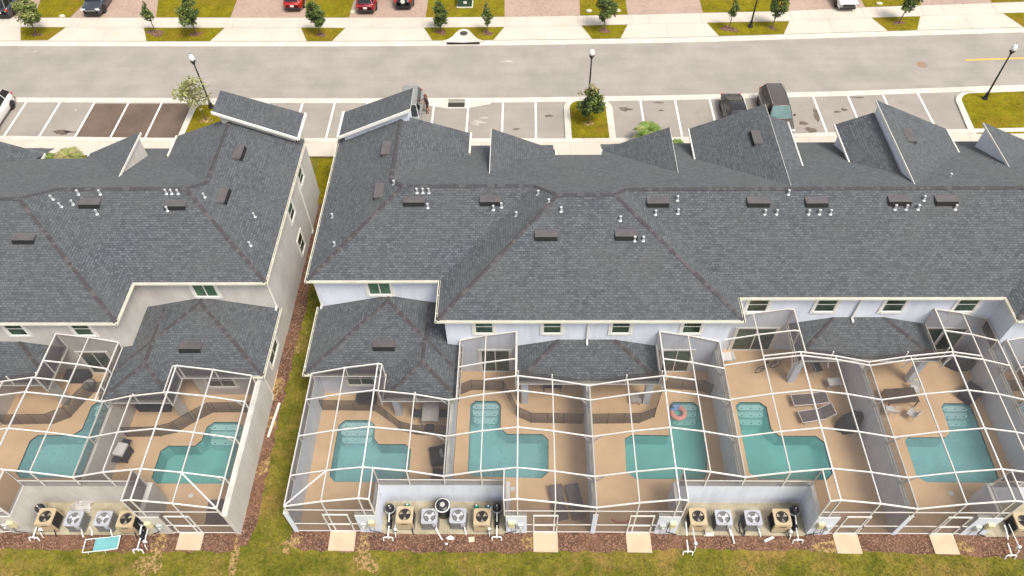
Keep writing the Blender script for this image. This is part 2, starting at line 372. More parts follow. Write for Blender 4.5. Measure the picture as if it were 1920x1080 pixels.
def blob(cx, cy, rx, ry, seed, n=26, j=0.28):
    rnd = random.Random(seed); ph = [rnd.uniform(0, 6.28) for _ in range(4)]
    out = []
    for k in range(n):
        t = 2*math.pi*k/n; q = 1 + j*(0.5*math.sin(2*t+ph[0]) + 0.35*math.sin(3*t+ph[1]) + 0.3*math.sin(5*t+ph[2]) + 0.2*math.sin(9*t+ph[3])) + rnd.uniform(-j, j)*0.2
        out.append((cx+rx*q*math.cos(t), cy+ry*q*math.sin(t)))
    return out

# ------------------------------------------------------------------ setting: ground, road, pavements
G0 = -0.06
M().sheet([[(-900, -700), (900, -700), (900, 1200), (-900, 1200)], [(-33.6, 2.3), (-18.9, 2.3), (-18.9, 8.0), (-33.6, 8.0)], [(-15.2, 2.3), (30.3, 2.3), (30.3, 8.0), (-15.2, 8.0)]], G0).build('ground', 'grass', kind='structure')
FAR = [(-80, 44.9), (-50.5, 44.0), (-35, 43.74), (-19.7, 43.53), (-4.65, 43.5), (10.3, 43.7), (25.3, 44.3), (40.3, 44.85), (80, 46.6)]
NEAR = [(-80, 37.4), (-47.2, 36.62), (-18.6, 36.2), (-4.6, 36.15), (9.35, 36.34), (23.3, 36.75), (37.3, 37.42), (80, 39.6)]
SWB = [(-80, 48.9), (-52.4, 48.5), (-35.8, 48.28), (-20.4, 48.04), (-5.4, 47.92), (6, 48.1), (12.8, 48.3), (20.6, 48.5), (27.5, 49.0), (42.2, 49.65), (80, 51.2)]
SWF = [(-80, 47.4), (-49.8, 46.95), (-35, 46.65), (-22, 46.45), (-9, 46.32), (3.6, 46.5), (16, 46.8), (30, 47.4), (42, 47.95), (80, 49.8)]
CURB = [(-80, 31.9), (-45, 31.6), (-33, 31.25), (-19, 31.1), (0, 30.9), (10, 31.0), (20, 31.45), (30, 31.75), (80, 33)]
XS = [-80+4*i for i in range(41)]
def band(m, lo, hi, z, mi=0, dlo=0, dhi=0):
    for a, b in zip(XS, XS[1:]):
        m.add([(a, interp(lo, a)+dlo, z), (b, interp(lo, b)+dlo, z), (b, interp(hi, b)+dhi, z), (a, interp(hi, a)+dhi, z)], [[0, 1, 2, 3]], mi)
    return m
def kerb(m, tab, d0, d1, z0, z1, xa=-80, xb=80):
    xs = [xa] + [x for x in XS if xa < x < xb] + [xb]
    for a, b in zip(xs, xs[1:]):
        ya, yb = interp(tab, a), interp(tab, b)
        for (p, q, zz, ww) in ((d0, d1, z1, z1), (d0, d0, z0, z1), (d1, d1, z0, z1)):
            m.add([(a, ya+p, zz if p != q else z0), (b, yb+p, zz if p != q else z0), (b, yb+q, ww), (a, ya+q, ww)], [[0, 1, 2, 3]])
    return m
band(M(), NEAR, FAR, -0.035).build('road', 'road_asphalt', kind='structure')
band(M(), CURB, NEAR, -0.031, 0, 0, -0.55).build('parking_lot', 'stall_asphalt', kind='structure')
kerb(M(), NEAR, -0.62, 0.0, -0.05, -0.02).build('gutter_strip', 'curb_concrete', kind='structure')
m = kerb(M(), FAR, 0, 0.75, -0.05, 0.02); m.build('kerb', 'curb_concrete', kind='structure')
kerb(M(), CURB, -0.45, 0.0, -0.05, 0.10).build('kerb', 'curb_concrete', kind='structure')
band(M(), CURB, CURB, 0.07, 0, -2.1, -0.45).build('pavement', 'concrete', kind='structure')
m = band(M(), FAR, SWB, 0.04, 0, 0.75, 0); m.build('pavement', 'concrete', kind='structure')
band(M(), SWB, SWB, 0.036, 0, 0, 12).build('driveway', 'pavers', kind='structure')
jm = M()
def joint(p, q, w=0.035, z=0.046): jm.ribbon([(p[0], p[1], z), (q[0], q[1], z)], w, 0.004)
for a, b in zip(XS, XS[1:]):
    joint((a, interp(SWF, a)), (b, interp(SWF, b)), 0.03); joint((a, interp(FAR, a)+0.75), (b, interp(FAR, b)+0.75), 0.03)
    joint((a, interp(SWB, a)), (b, interp(SWB, b)), 0.025)
for x in [-52, -45.2, -44.6, -38.6, -30.9, -30.2, -24.1, -19.6, -19.2, -12.8, -5.3, -4.9, 1.3, 5.9, 6.2, 12.5, 20.6, 27.2, 32.6, 39.2]:
    joint((x, interp(SWF, x)), (x-0.02, interp(SWB, x)), 0.03)
for x in [-41.5, -34.6, -27, -16, -9, -1.8, 3.6, 9.2, 16.5, 23.8, 30, 36]:
    joint((x, interp(FAR, x)+0.75), (x, interp(SWF, x)), 0.02); joint((x-1.5, interp(SWF, x)), (x-1.5, interp(SWB, x)), 0.018)
jm.build('pavement_joints', 'joint', kind='structure')
jm = M()
for i in range(40):
    x = -58+3.05*i; joint((x, interp(NEAR, x)-0.62), (x, interp(NEAR, x)), 0.025, -0.014)
    joint((x, interp(CURB, x)-2.1), (x, interp(CURB, x)-0.45), 0.02, 0.076)
jm.build('pavement_joints', 'joint', kind='structure')
# verges (each one a bed of grass between the drives) and the lawns behind the far pavement
PL = [[(-49.81, 46.9), (-45.57, 46.85), (-46.43, 44.8), (-48.91, 44.8)], [(-38.3, 46.65), (-30.84, 46.52), (-31.63, 44.45), (-37.38, 44.5)],
      [(-23.83, 46.45), (-19.77, 46.35), (-20.67, 44.3), (-22.93, 44.32)], [(-12.64, 46.28), (-5.36, 46.3), (-6.31, 44.28), (-11.75, 44.3)],
      [(1.56, 46.42), (5.73, 46.5), (4.91, 44.36), (2.41, 44.34)], [(12.85, 46.7), (20.28, 46.86), (19.33, 44.82), (13.61, 44.62)],
      [(27.7, 47.28), (32.11, 47.45), (31.13, 45.28), (28.53, 45.2)], [(39.6, 47.83), (44.5, 48.05), (43.7, 45.85), (40.54, 45.6)]]
vm = M()
for q in PL: vm.sheet([q], 0.048)
vm.build('verge', 'grass_front', kind='structure')
lm = M()
for q in ([(-49.2, 48.5), (-45.77, 48.5), (-44.5, 56), (-50.8, 56)], [(-37.7, 48.35), (-30.73, 48.24), (-31, 56), (-39.5, 56)], [(-23.73, 48.12), (-19.7, 48.06), (-19.6, 56), (-25, 56)],
          [(-12.63, 47.97), (-5.39, 47.95), (-5.5, 56), (-12.6, 56)], [(1.54, 48.04), (5.87, 48.12), (5.9, 56), (1.7, 56)], [(12.74, 48.35), (20.55, 48.52), (22.5, 56), (12.8, 56)],
          [(27.61, 49.05), (32.8, 49.28), (33.5, 56), (27.7, 56)], [(39.3, 49.6), (46, 49.9), (47, 56), (39.8, 56)]):
    lm.sheet([q], 0.05)
lm.build('lawn', 'grass_front', kind='structure')
# parking islands: kerb ring + grass
def arc(cx, cy, r, a0, a1, n=8): return [(cx+r*math.cos(R(a0+(a1-a0)*k/n)), cy+r*math.sin(R(a0+(a1-a0)*k/n))) for k in range(n+1)]
def island(outer, inner):
    m = M(); L = [[Vector((a, b, 0.094)) for a, b in lp] for lp in (outer, inner)]; tri = tessellate_polygon(L)
    m.add([q for lp in L for q in lp], [list(t) for t in tri])
    n = len(outer); m.add([(a, b, -0.05) for a, b in outer]+[(a, b, 0.094) for a, b in outer], [[i, (i+1) % n, n+(i+1) % n, n+i] for i in range(n)])
    m.build('kerb', 'curb_concrete', kind='structure')
    M().sheet([inner], 0.091).build('verge', 'grass_front', kind='structure')
island([(-30.75, 30.9), (-30.75, 34.9)] + arc(-29.9, 34.95, 0.85, 180, 90) + [(-26.9, 35.8), (-26.9, 30.9)], [(-30.3, 30.9), (-30.25, 34.8)] + arc(-29.75, 34.85, 0.5, 180, 90)[1:] + [(-27.25, 35.4), (-27.25, 30.9)])
island([(-0.38, 30.6), (-0.38, 34.6)] + arc(0.75, 34.7, 1.13, 180, 90) + [(2.1, 35.85)] + arc(2.3, 34.6, 1.2, 88, 0) + [(3.52, 30.6)],
       [(0.12, 30.62), (0.08, 34.6)] + arc(0.95, 34.7, 0.85, 178, 90) + [(1.9, 35.55)] + arc(2.05, 34.6, 0.92, 88, 0) + [(3.02, 30.62)])
island([(30.6, 31.2), (30.95, 34.9)] + arc(32.3, 35.0, 1.35, 180, 95) + [(44, 37.3), (56, 38), (56, 31.2)], [(31.1, 31.2), (31.4, 34.9)] + arc(32.6, 35.0, 1.2, 178, 95) + [(44, 36.75), (55.5, 37.4), (55.5, 31.2)])
# markings and patches on the asphalt
pm = M()
for x in [-44.75, -41.9, -39.0, -36.15, -33.37, -24.5, -21.7, -19.05, -16.35, -13.6, -10.9, -8.1, -5.3, -2.65, 5.85, 8.65, 11.45, 14.2, 17.05, 19.85, 22.65, 25.5, 28.35]:
    pm.ribbon([(x, interp(CURB, x)+0.02, -0.024), (x+0.0, interp(NEAR, x)-0.64, -0.024)], 0.15, 0.004)
pm.build('stall_line', 'paint_white', kind='structure')
M().sheet([[(-38.9, 31.3), (-30.78, 31.22), (-30.78, 35.62), (-38.9, 35.72)]], -0.0275).build('asphalt_patch', 'fresh_asphalt', kind='structure')
M().ribbon([(33.8, 40.87, -0.03), (40, 41.14, -0.03), (60, 42.3, -0.03)], 0.2, 0.004).build('lane_line', 'paint_yellow', kind='structure')
sm = M()
for k, (x, y, a, b) in enumerate([(-40.3, 32.15, 0.62, 0.32), (-39.6, 32.15, 0.5, 0.1), (4.45, 34.6, 0.4, 0.25), (4.95, 34.55, 0.2, 0.1), (7.3, 35.4, 0.4, 0.12), (7.4, 34.4, 0.2, 0.1), (19.55, 33.7, 0.22, 0.75), (18.3, 32.7, 0.3, 0.25), (18.7, 31.9, 0.45, 0.3),
                                  (21.3, 34.1, 0.3, 0.13), (21.9, 34.35, 0.25, 0.15), (-1.6, 33.8, 0.3, 0.16), (0.0-4.2, 32.2, 0.3, 0.1), (23.4, 35.9, 0.6, 0.08)]):
    sm.sheet([blob(x, y, a, b, 40+k)], -0.0265)
sm.build('oil_stain', 'oil_stain', kind='structure')
sm = M()
for k, (x, y, a, b) in enumerate([(-5.05, 41.2, 0.42, 0.2), (-7.2, 33.1, 0.5, 0.2), (-6.8, 33.6, 0.3, 0.15), (-7.4, 32.8, 0.3, 0.14), (-40.2, 34.9, 0.12, 0.1), (-47, 43.2, 0.14, 0.08)]):
    sm.sheet([blob(x, y, a, b, 80+k, j=0.5)], -0.0262 if y < 36 else -0.0305)
sm.build('paint_splash', 'old_paint', kind='structure')
# concrete flare round the drain, curved apron of the far inlet
M().sheet([[(-11.4, 35.75), (-11.3, 35.2), (-9.8, 34.82), (-8.2, 34.82), (-6.3, 35.35), (-6.2, 35.75)]], -0.0225).build('drain_apron', 'curb_concrete', kind='structure')
ap = [(-10.9, 43.95), (-10.3, 44.35), (-9.95, 44.75), (-9.7, 45.3), (-9.4, 45.75), (-9.0, 45.92), (-8.6, 45.75), (-8.3, 45.3), (-8.0, 44.75), (-7.7, 44.35), (-7.05, 43.95), (-9, 43.8)]
t = thing('storm_inlet', 'curved concrete storm inlet with a round cover set into the far verge', 'drain', (-9, 44.8, 0))
M().prism(ap, 0, 0.14).build('slab', 'curb_concrete', t)
M().lathe([(0.36, 0.13), (0.36, 0.152), (0.0, 0.152)], (-8.98, 45.2, 0), 24).build('cover', 'iron', t)
M().bx(-10.4, -7.5, 43.66, 43.86, -0.03, 0.10).build('throat', 'dark_slot', t)
t = thing('drain_grate', 'square dark iron drain grate in the near gutter', 'drain', (-9.1, 35.45, 0))
gm = M()
for k in range(16): gm.bx(-9.72+k*0.083, -9.68+k*0.083, 34.99, 35.93, -0.02, -0.008)
for y in (34.97, 35.45, 35.9): gm.bx(-9.76, -8.4, y, y+0.05, -0.02, -0.006)
gm.build('bars', 'iron', t); M().bx(-9.76, -8.4, 34.97, 35.95, -0.05, -0.0205).build('pit', 'dark_slot', t)
tag(M().lathe([(0.42, -0.034), (0.42, -0.022), (0.36, -0.018), (0.0, -0.018)], (29.97, 40.27, 0), 28).build('manhole_cover', 'rust_iron'), 'round rusty manhole cover in the road near the yellow line', 'manhole cover')

# back yard: mulch beds, sand, door pads
def wavy(pts, seed, amp=0.09, step=0.35):
    rnd = random.Random(seed); o = []
    for (a, b), (c, d) in zip(pts, pts[1:]+pts[:1]):
        n = max(1, int(math.hypot(c-a, d-b)/step))
        for k in range(n): o.append((a+(c-a)*k/n+rnd.uniform(-amp, amp), b+(d-b)*k/n+rnd.uniform(-amp, amp)))
    return o
MB = [[(-15.7, 0.3), (-15.75, -0.55), (-15.1, -1.0), (-11.3, -1.02), (-5.8, -1.05), (-0.3, -1.0), (5, -0.85), (10.5, -0.85), (15.8, -1.02), (21, -1.2), (32, -1.35), (32, 0.3)],
      [(-40, 0.3), (-40, -1.0), (-30.6, -1.0), (-22.3, -1.15), (-18.6, -1.1), (-17.8, -0.7), (-17.62, 0.2), (-17.7, 7.5), (-17.62, 13), (-17.6, 24), (-18.6, 24), (-18.6, 0.3)]]
for k, q in enumerate(MB): M().sheet([wavy(q, 11+k)], G0+0.006).build('mulch_bed', 'mulch', kind='structure')
sm = M()
for k, (x, y, a, b) in enumerate([(-22.4, -1.0, 0.3, 0.75), (-22.8, -1.75, 0.55, 0.3), (-18.35, -1.55, 0.14, 0.9), (-18.4, 8.7, 0.3, 0.7), (-18.1, 6.3, 0.2, 0.3), (-11.8, -0.75, 0.2, 0.7), (-11.55, -1.6, 0.45, 0.35), (-3.35, -0.55, 0.25, 0.3), (11.9, -0.7, 0.4, 0.3), (-17.95, 3.6, 0.25, 0.4), (-15.6, -0.7, 0.35, 0.3), (18.8, -0.65, 0.25, 0.25), (-17.5, 11.5, 0.15, 0.25)]):
    sm.sheet([blob(x, y, a*1.35, b*1.35, 5+k, 40, 0.45)], G0+0.011+0.0016*k)
sm.build('sand_patch', 'sand', kind='structure')
PADS = [(-21.5, -20.22, 'tan door pad at the foot of the beige row cage'), (-13.62, -12.28, 'tan door pad at the far left of the white row'), (-3.08, -1.82, 'tan door pad left of the middle party wall of the white row'),
        (1.7, 2.95, 'tan door pad right of the middle party wall of the white row'), (12.3, 13.55, 'tan door pad right of the green pool alcove'), (17.2, 18.42, 'tan door pad farthest right along the white row')]
for a, b, lb in PADS:
    tag(M().prism([(a, 0.0), (a+0.02, -1.02), (b+0.02, -1.04), (b, 0.0)], -0.06, 0.012).build('door_pad', 'pad_tan', bevel=0.012), lb, 'paving slab', 'door pads along the back beds')

# ------------------------------------------------------------------ townhouse rows
PI_ = 0.4375
def windowpart(parent, face, pos, a0, a1, z0, z1, mull=1, rail=True, trim=0.17, glass='window_glass', sill=True):
    """face: 'y-' wall facing -Y at Y=pos, 'x-' facing -X at X=pos"""
    def B(m, u0, u1, w0, w1, d0, d1):
        if face == 'y-': m.bx(u0, u1, pos-d1, pos-d0, w0, w1)
        else: m.bx(pos-d1, pos-d0, u0, u1, w0, w1)
    t = M()
    B(t, a0-trim, a0, z0-trim, z1+trim*0.6, 0, 0.055); B(t, a1, a1+trim, z0-trim, z1+trim*0.6, 0, 0.055)
    B(t, a0, a1, z1, z1+trim*0.6, 0, 0.055); B(t, a0, a1, z0-trim, z0, 0, 0.075 if sill else 0.055)
    w = t.build('window', 'trim_white', parent)
    s = M(); e = 0.045
    for q in ((a0, a0+e, z0, z1), (a1-e, a1, z0, z1), (a0+e, a1-e, z1-e, z1), (a0+e, a1-e, z0, z0+e)): B(s, *q, 0, 0.035)
    if rail: B(s, a0+e, a1-e, (z0+z1)/2-0.025, (z0+z1)/2+0.025, 0, 0.032)
    for k in range(mull): x = a0+(a1-a0)*(k+1)/(mull+1); B(s, x-0.028, x+0.028, z0+e, z1-e, 0, 0.034)
    s.build('sash', 'trim_white', w)
    g = M(); B(g, a0, a1, z0, z1, 0.002, 0.018); g.build('pane', glass, w)
    return w
def vent(parent, p, d, up_, nrm, L=1.25, Wd=0.5):
    """low hooded roof vent; d along the ridge, up_ up the slope"""
    p, d, u, n_ = Vector(p), Vector(d).normalized(), Vector(up_).normalized(), Vector(nrm).normalized()
    q = lambda a, b, c: p + d*a + u*b + n_*c
    m = M(); h = 0.17
    h = 0.24; v = [q(-L/2, Wd/2, 0.02), q(L/2, Wd/2, 0.02), q(L/2, -Wd/2, h), q(-L/2, -Wd/2, h), q(-L/2, Wd/2, 0), q(L/2, Wd/2, 0), q(L/2, -Wd/2, h-0.05), q(-L/2, -Wd/2, h-0.05)]
    m.add(v, [[0, 1, 2, 3], [3, 2, 6, 7], [4, 7, 6, 5]])
    m.add([q(-L/2, Wd/2, 0), q(-L/2, Wd/2, 0.02), q(-L/2, -Wd/2, h), q(-L/2, -Wd/2, 0)], [[0, 1, 2, 3]]); m.add([q(L/2, Wd/2, 0), q(L/2, Wd/2, 0.02), q(L/2, -Wd/2, h), q(L/2, -Wd/2, 0)], [[0, 1, 2, 3]])
    b = m.build('roof_vent', 'vent_metal', parent)
    M().add([q(-L/2+0.0, -Wd/2-0.17, 0.012), q(L/2-0.0, -Wd/2-0.17, 0.012), q(L/2-0.02, -Wd/2-0.004, h-0.03), q(-L/2+0.02, -Wd/2-0.004, h-0.03)], [[0, 1, 2, 3]]).build('vent_slot', 'dark_slot', None if parent is None else b)
def halfgable(b, xr, zr, xe, y0, y1, wall, trimtop=True, th=0.14, name='dormer'):
    ze = zr - PI_*abs(xe-xr); sgn = 1 if xe > xr else -1
    m = M()
    m.poly([(xr, y0, zr), (xe, y0, ze), (xe, y1, ze), (xr, y1, zr)], 0, True)
    d = m.build(name, 'shingles', b)
    w = M()
    w.poly([(xr, y0, zr-th), (xe, y0, ze-th), (xe, y1, ze-th), (xr, y1, zr-th)])
    w.poly([(xr, y1, zr-0.001), (xe, y1, ze-0.001), (xe, y1, ze-th), (xr, y1, zr-th)]); w.poly([(xr, y0, zr-0.001), (xe, y0, ze-0.001), (xe, y0, ze-th), (xr, y0, zr-th)])
    w.bx(min(xe, xe+sgn*0.07), max(xe, xe+sgn*0.07), y0, y1, ze-th, ze+0.01)
    w.bx(min(xr, xr-sgn*0.035), max(xr, xr-sgn*0.02), y0, y1, zr-th-0.03, zr-0.006)
    w.ribbon([(xr, y1+0.03, zr-0.14), (xe, y1+0.03, ze-0.14)], 0.05, 0.16)
    w.build('fascia', 'trim_white', d)
    zf = lambda y: 5.65+PI_*(22.7-y)
    g = M(); xi = xr + sgn*0.06; yw = y1-0.35
    g.poly([(xi, y0, zr-th), (xi, yw, zr-th), (xi, yw, 2.5), (xi, 22.0, 2.5), (xi, y0, zf(y0)-0.4)])
    xo = xe - sgn*0.3; g.poly([(xi, yw, 2.5), (xi, yw, zr-th), (xo, yw, ze-th), (xo, yw, 2.5)]); g.poly([(xo, yw, 2.5), (xo, yw, ze-th), (xo, 21.0, ze-th), (xo, 21.0, 2.5)])
    g.build('dormer_wall', wall, d)
    return d
def gutter(b, segs, z, wdt=0.12, depth=0.13):
    for (p, q, o) in segs:            # o = outward normal (2d)
        m = M(); dk = M()
        px, py = p; qx, qy = q; ox, oy = o
        ln = math.hypot(qx-px, qy-py); tx, ty = (qx-px)/ln, (qy-py)/ln
        def quadbox(mm, d0, d1, z0, z1):
            mm.add([(px+ox*d0, py+oy*d0, z0), (qx+ox*d0, qy+oy*d0, z0), (qx+ox*d1, qy+oy*d1, z0), (px+ox*d1, py+oy*d1, z0), (px+ox*d0, py+oy*d0, z1), (qx+ox*d0, qy+oy*d0, z1), (qx+ox*d1, qy+oy*d1, z1), (px+ox*d1, py+oy*d1, z1)],
                   [[0, 3, 2, 1], [4, 5, 6, 7], [0, 1, 5, 4], [1, 2, 6, 5], [2, 3, 7, 6], [3, 0, 4, 7]])
        quadbox(m, 0.0, 0.022, z-depth, z-0.006); quadbox(m, wdt-0.035, wdt, z-depth, z+0.012); quadbox(m, 0.022, wdt-0.035, z-depth, z-depth+0.03)
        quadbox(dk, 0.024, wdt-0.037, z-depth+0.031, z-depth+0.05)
        k = 0.6
        while k < ln:
            cx, cy = px+tx*k, py+ty*k; m.box((cx+ox*wdt/2, cy+oy*wdt/2, z-0.012), (0.045 if ox == 0 else wdt-0.04, wdt-0.04 if ox == 0 else 0.045, 0.014)); k += 1.25
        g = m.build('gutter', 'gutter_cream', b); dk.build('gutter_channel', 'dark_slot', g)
def hiproof(b, x0, x1, y0, yw, z, p, ov=0.0, name='lower_roof'):
    """hip roof leaning on the wall Y=yw, eaves at x0,x1,y0"""
    d = min((x1-x0)/2, yw-y0); m = M()
    if yw-y0 >= (x1-x0)/2:
        xc = (x0+x1)/2; zt = z+p*(x1-x0)/2; a = (xc, y0+(x1-x0)/2, zt); c = (xc, yw, zt)
        m.poly([(x0, y0, z), (x1, y0, z), a], 0, True); m.poly([(x1, y0, z), (x1, yw, z), c, a], 0, True); m.poly([(x0, y0, z), a, c, (x0, yw, z)], 0, True)
        hips = [((x0, y0, z), a), ((x1, y0, z), a), (a, c)]
    else:
        zt = z+p*d; a = (x0+d, yw, zt); c = (x1-d, yw, zt)
        m.poly([(x0, y0, z), (x1, y0, z), c, a], 0, True); m.poly([(x1, y0, z), (x1, yw, z), c], 0, True); m.poly([(x0, y0, z), a, (x0, yw, z)], 0, True)
        hips = [((x0, y0, z), a), ((x1, y0, z), c)]
    r = m.build(name, 'shingles', b)
    cap(r, hips)
    u = M(); u.bx(x0+0.02, x1-0.02, y0+0.02, yw-0.02, z-0.17, z-0.12); u.build('soffit', 'trim_white', r)
    return r
def cap(parent, segs, w=0.24, h=0.03):
    rnd = random.Random(9)
    for p, q in segs:
        p, q = Vector(p)+Vector((0, 0, 0.006)), Vector(q)+Vector((0, 0, 0.006)); L_ = (q-p).length; n = max(2, int(L_/0.2)); m = M(); d = (q-p).normalized()
        a = d.cross(Vector((0, 0, 1))).normalized(); u = a.cross(d); ring = []
        for i in range(n+1):
            c = p.lerp(q, i/n); ww = w*rnd.uniform(0.4, 0.58)
            ring += [c-a*ww-u*0.01, c+u*h*rnd.uniform(0.5, 1.0), c+a*ww-u*0.01]
        for i in range(n):
            k = rnd.choice((0, 0, 1, 2)); m.add(ring[3*i:3*i+6], [[0, 1, 4, 3], [1, 2, 5, 4]], k)
        m.build('ridge_cap', ['ridge_shingle', 'ridge_dark', 'ridge_light'], parent)
def pipevent(parent, p, h=0.27):
    M().lathe([(0.13, 0), (0.068, 0.05), (0.055, h), (0.075, h), (0.075, h+0.05), (0.0, h+0.05)], p, 10).build('pipe_vent', 'vent_pipe', parent)
def hit(px, plane):
    """point of the roof plane (n,d) seen at a photo pixel: used to read the plan positions of the vents"""
    r = rt*((px[0]-960)/1415.6) - up*((px[1]-540)/1415.6) + fw; o = Vector((-3.376, -14.58, 38.46))
    n_ = Vector(plane[0]); t_ = (plane[1]-n_.dot(o))/n_.dot(r); return o+r*t_

def row(wallmat, label, A):
    b = thing('townhouse_row', label, 'house', (-15.5 if A else 0, 12, 0))
    zE = 5.65; zf = lambda y: zE+PI_*(22.7-y)
    # walls
    m = M(); foot = [(-15.55, 12.6), (-7.9, 12.6), (-7.9, 9.8), (7.85, 9.8), (7.85, 11.35), (23.05, 11.35), (23.05, 9.8), (38, 9.8), (38, 22.4), (-15.55, 22.4)]
    n = len(foot); m.add([(x, y, -0.1) for x, y in foot]+[(x, y, 5.5) for x, y in foot], [[i, (i+1) % n, n+(i+1) % n, n+i] for i in range(n)])
    m.bx(-15.55, -7.4, 22.4, 24.0, -0.1, 5.45); m.bx(-15.5, -11.35, 8.3, 12.58, -0.1, 2.58); m.bx(-11.35, -7.4, 9.9, 12.58, -0.1, 2.58); m.bx(-5.4, -2, 22.4, 23.4, -0.1, 4.8); m.bx(2, 38, 22.4, 23.4, -0.1, 4.6)
    m.build('wall', wallmat, b)
    # main roof planes
    m = M(); y1 = 12.25; ym = 9.45; yr = 11.0; xl = -15.8; xa = -8.23; xb = 8.2; xc = 22.7
    def zz(x, y, k): return (x, y, k)
    yL, yM, yR = (y1+22.7)/2, (ym+22.7)/2, (yr+22.7)/2
    zL, zM, zR = (zE+PI_*(c-a) for a, c in ((y1, yL), (ym, yM), (yr, yR)))
    apx = (xl+yL-y1, yL, zL); xg = -11.45; zg = zE+PI_*(xg-xl); gB = (xg, 22.7-(xg-xl), zg); gF = (xg, 24.45, zg)
    Lr = (xa+22.7-yL, yL, zL); Ma = (xa+22.7-yM, yM, zM); Mb = (xb-22.7+yM, yM, zM); Ra = (xb-22.7+yR, yR, zR); Rb = (xc+22.7-yR, yR, zR); Mc = (xc+22.7-yM, yM, zM); Md = (38, yM, zM)
    m.poly([(xl, y1, zE), apx, gB, gF, (xl, 24.45, zE)], 0, True)
    m.poly([(xl, y1, zE), (xa, y1, zE), Lr, apx], 0, True)
    m.poly([(xa, y1, zE), (xa, ym, zE), Ma, Lr], 0, True)
    m.poly([(xa, ym, zE), (xb, ym, zE), Mb, Ma], 0, True)
    m.poly([(xb, ym, zE), (xb, yr, zE), Ra, Mb], 0, True)
    m.poly([(xb, yr, zE), (xc, yr, zE), Rb, Ra], 0, True)
    m.poly([(xc, yr, zE), (xc, ym, zE), Mc, Rb], 0, True)
    m.poly([(xc, ym, zE), (38, ym, zE), Md, Mc], 0, True)
    F = lambda x, y: (x, y, zf(y))
    # the long front slope, cut in convex strips
    m.poly([gB, apx, F(apx[0], 24.6), F(-10.9, 24.6)], 0, True)
    m.poly([apx, Lr, F(Lr[0], 24.7), F(apx[0], 24.6)], 0, True); m.poly([Lr, Ma, F(-1.6, 22.7), F(-1.6, 24.7), F(Lr[0], 24.7)], 0, True)
    m.poly([Ma, Mb, F(Mb[0], 22.7), F(-1.6, 22.7)], 0, True); m.poly([Mb, Ra, F(Ra[0], 24.8), F(1.57, 24.8), F(Mb[0], 22.7)], 0, True)
    m.poly([Ra, Rb, F(Rb[0], 25.0), F(Ra[0], 24.9)], 0, True); m.poly([Rb, Mc, Md, F(38, 25.0), F(Rb[0], 25.0)], 0, True)
    gR = (-7.15, gB[1]+4.3, zg-PI_*4.3); m.poly([gB, gF, (-7.15, 24.9, gR[2]), gR], 0, True)
    roof = m.build('roof', 'shingles', b)
    cap(roof, [((xl, y1, zE), apx), (apx, Lr), (Lr, Ma), (Ma, Mb), (Mb, Ra), (Ra, Rb), (Rb, Mc), (Mc, Md), ((xa, ym, zE), Ma), ((xb, ym, zE), Mb), ((xc, ym, zE), Mc), (apx, gB), (gB, gF)])
    # soffits
    s = M()
    for q in ((xl, -7.9, y1, 12.62), (xa, 8.2, ym, 9.82), (xb-0.36, xc, yr, 11.37), (xc, 38, ym, 9.82), (xl, -15.5, 12.62, 24.4), (xa, -7.88, 9.82, 12.25), (7.83, xb, 9.82, 11.0), (xc, 23.07, 9.82, 11.0)):
        s.bx(q[0], q[1], q[2], q[3], 5.46, 5.50)
    s.build('soffit', 'trim_white', roof)
    gutter(b, [((xl, y1), (xa-0.12, y1), (0, -1)), ((xa, ym-0.12), (xa, y1-0.0), (-1, 0)), ((xa, ym), (xb, ym), (0, -1)), ((xb, ym-0.12), (xb, yr), (1, 0)), ((xb+0.12, yr), (xc-0.12, yr), (0, -1)), ((xc, ym-0.12), (xc, yr), (-1, 0)), ((xc, ym), (38, ym), (0, -1)), ((xl, y1-0.12), (xl, 24.45), (-1, 0))], zE)
    M().ribbon([(-7.09, 22.9, gR[2]-0.06), (-7.09, 24.9, gR[2]-0.06)], 0.12, 0.2).build('fascia', 'gutter_cream', b)
    # raised shed slab over the end gable
    dz = 0.67; m = M(); P = lambda x, y, o=0: (x, y, zE+PI_*(x-xl)+dz+o)
    m.poly([P(-15.62, 23.78), P(-10.7, 23.78), P(-10.7, 25.95), P(-15.62, 26.25)], 0, True)
    sh = m.build('raised_gable', 'shingles', b)
    w = M(); th = 0.17
    lo = [P(-15.62, 23.78, -th), P(-10.7, 23.78, -th), P(-10.7, 25.95, -th), P(-15.62, 26.25, -th)]; hi = [P(-15.62, 23.78, -.002), P(-10.7, 23.78, -.002), P(-10.7, 25.95, -.002), P(-15.62, 26.25, -.002)]
    w.add(lo+hi, [[0, 3, 2, 1], [0, 1, 5, 4], [1, 2, 6, 5], [2, 3, 7, 6], [3, 0, 4, 7]])
    w.ribbon([P(-15.62, 23.72, -0.07), P(-10.66, 23.72, -0.07)], 0.09, 0.19); w.bx(-15.76, -15.62, 23.7, 26.3, P(-15.6, 0)[2]-0.16, P(-15.6, 0)[2]+0.02)
    w.build('fascia', 'trim_white', sh)
    g = M(); g.poly([P(-15.35, 24.0, -dz-0.3), P(-10.95, 24.0, -dz-0.3), P(-10.95, 24.0, -th), P(-15.35, 24.0, -th)]); g.poly([P(-10.95, 24.0, -dz-1), P(-10.95, 25.3, -dz-3), P(-10.95, 25.3, -th), P(-10.95, 24.0, -th)])
    g.poly([(-15.45, 24.0, 0), (-15.45, 25.3, 0), P(-15.45, 25.3, -th), P(-15.45, 24.0, -th)]); g.poly([(-15.45, 25.3, 0), (-10.95, 25.3, 0), P(-10.95, 25.3, -th), P(-15.45, 25.3, -th)])
    g.build('gable_wall', wallmat, sh)
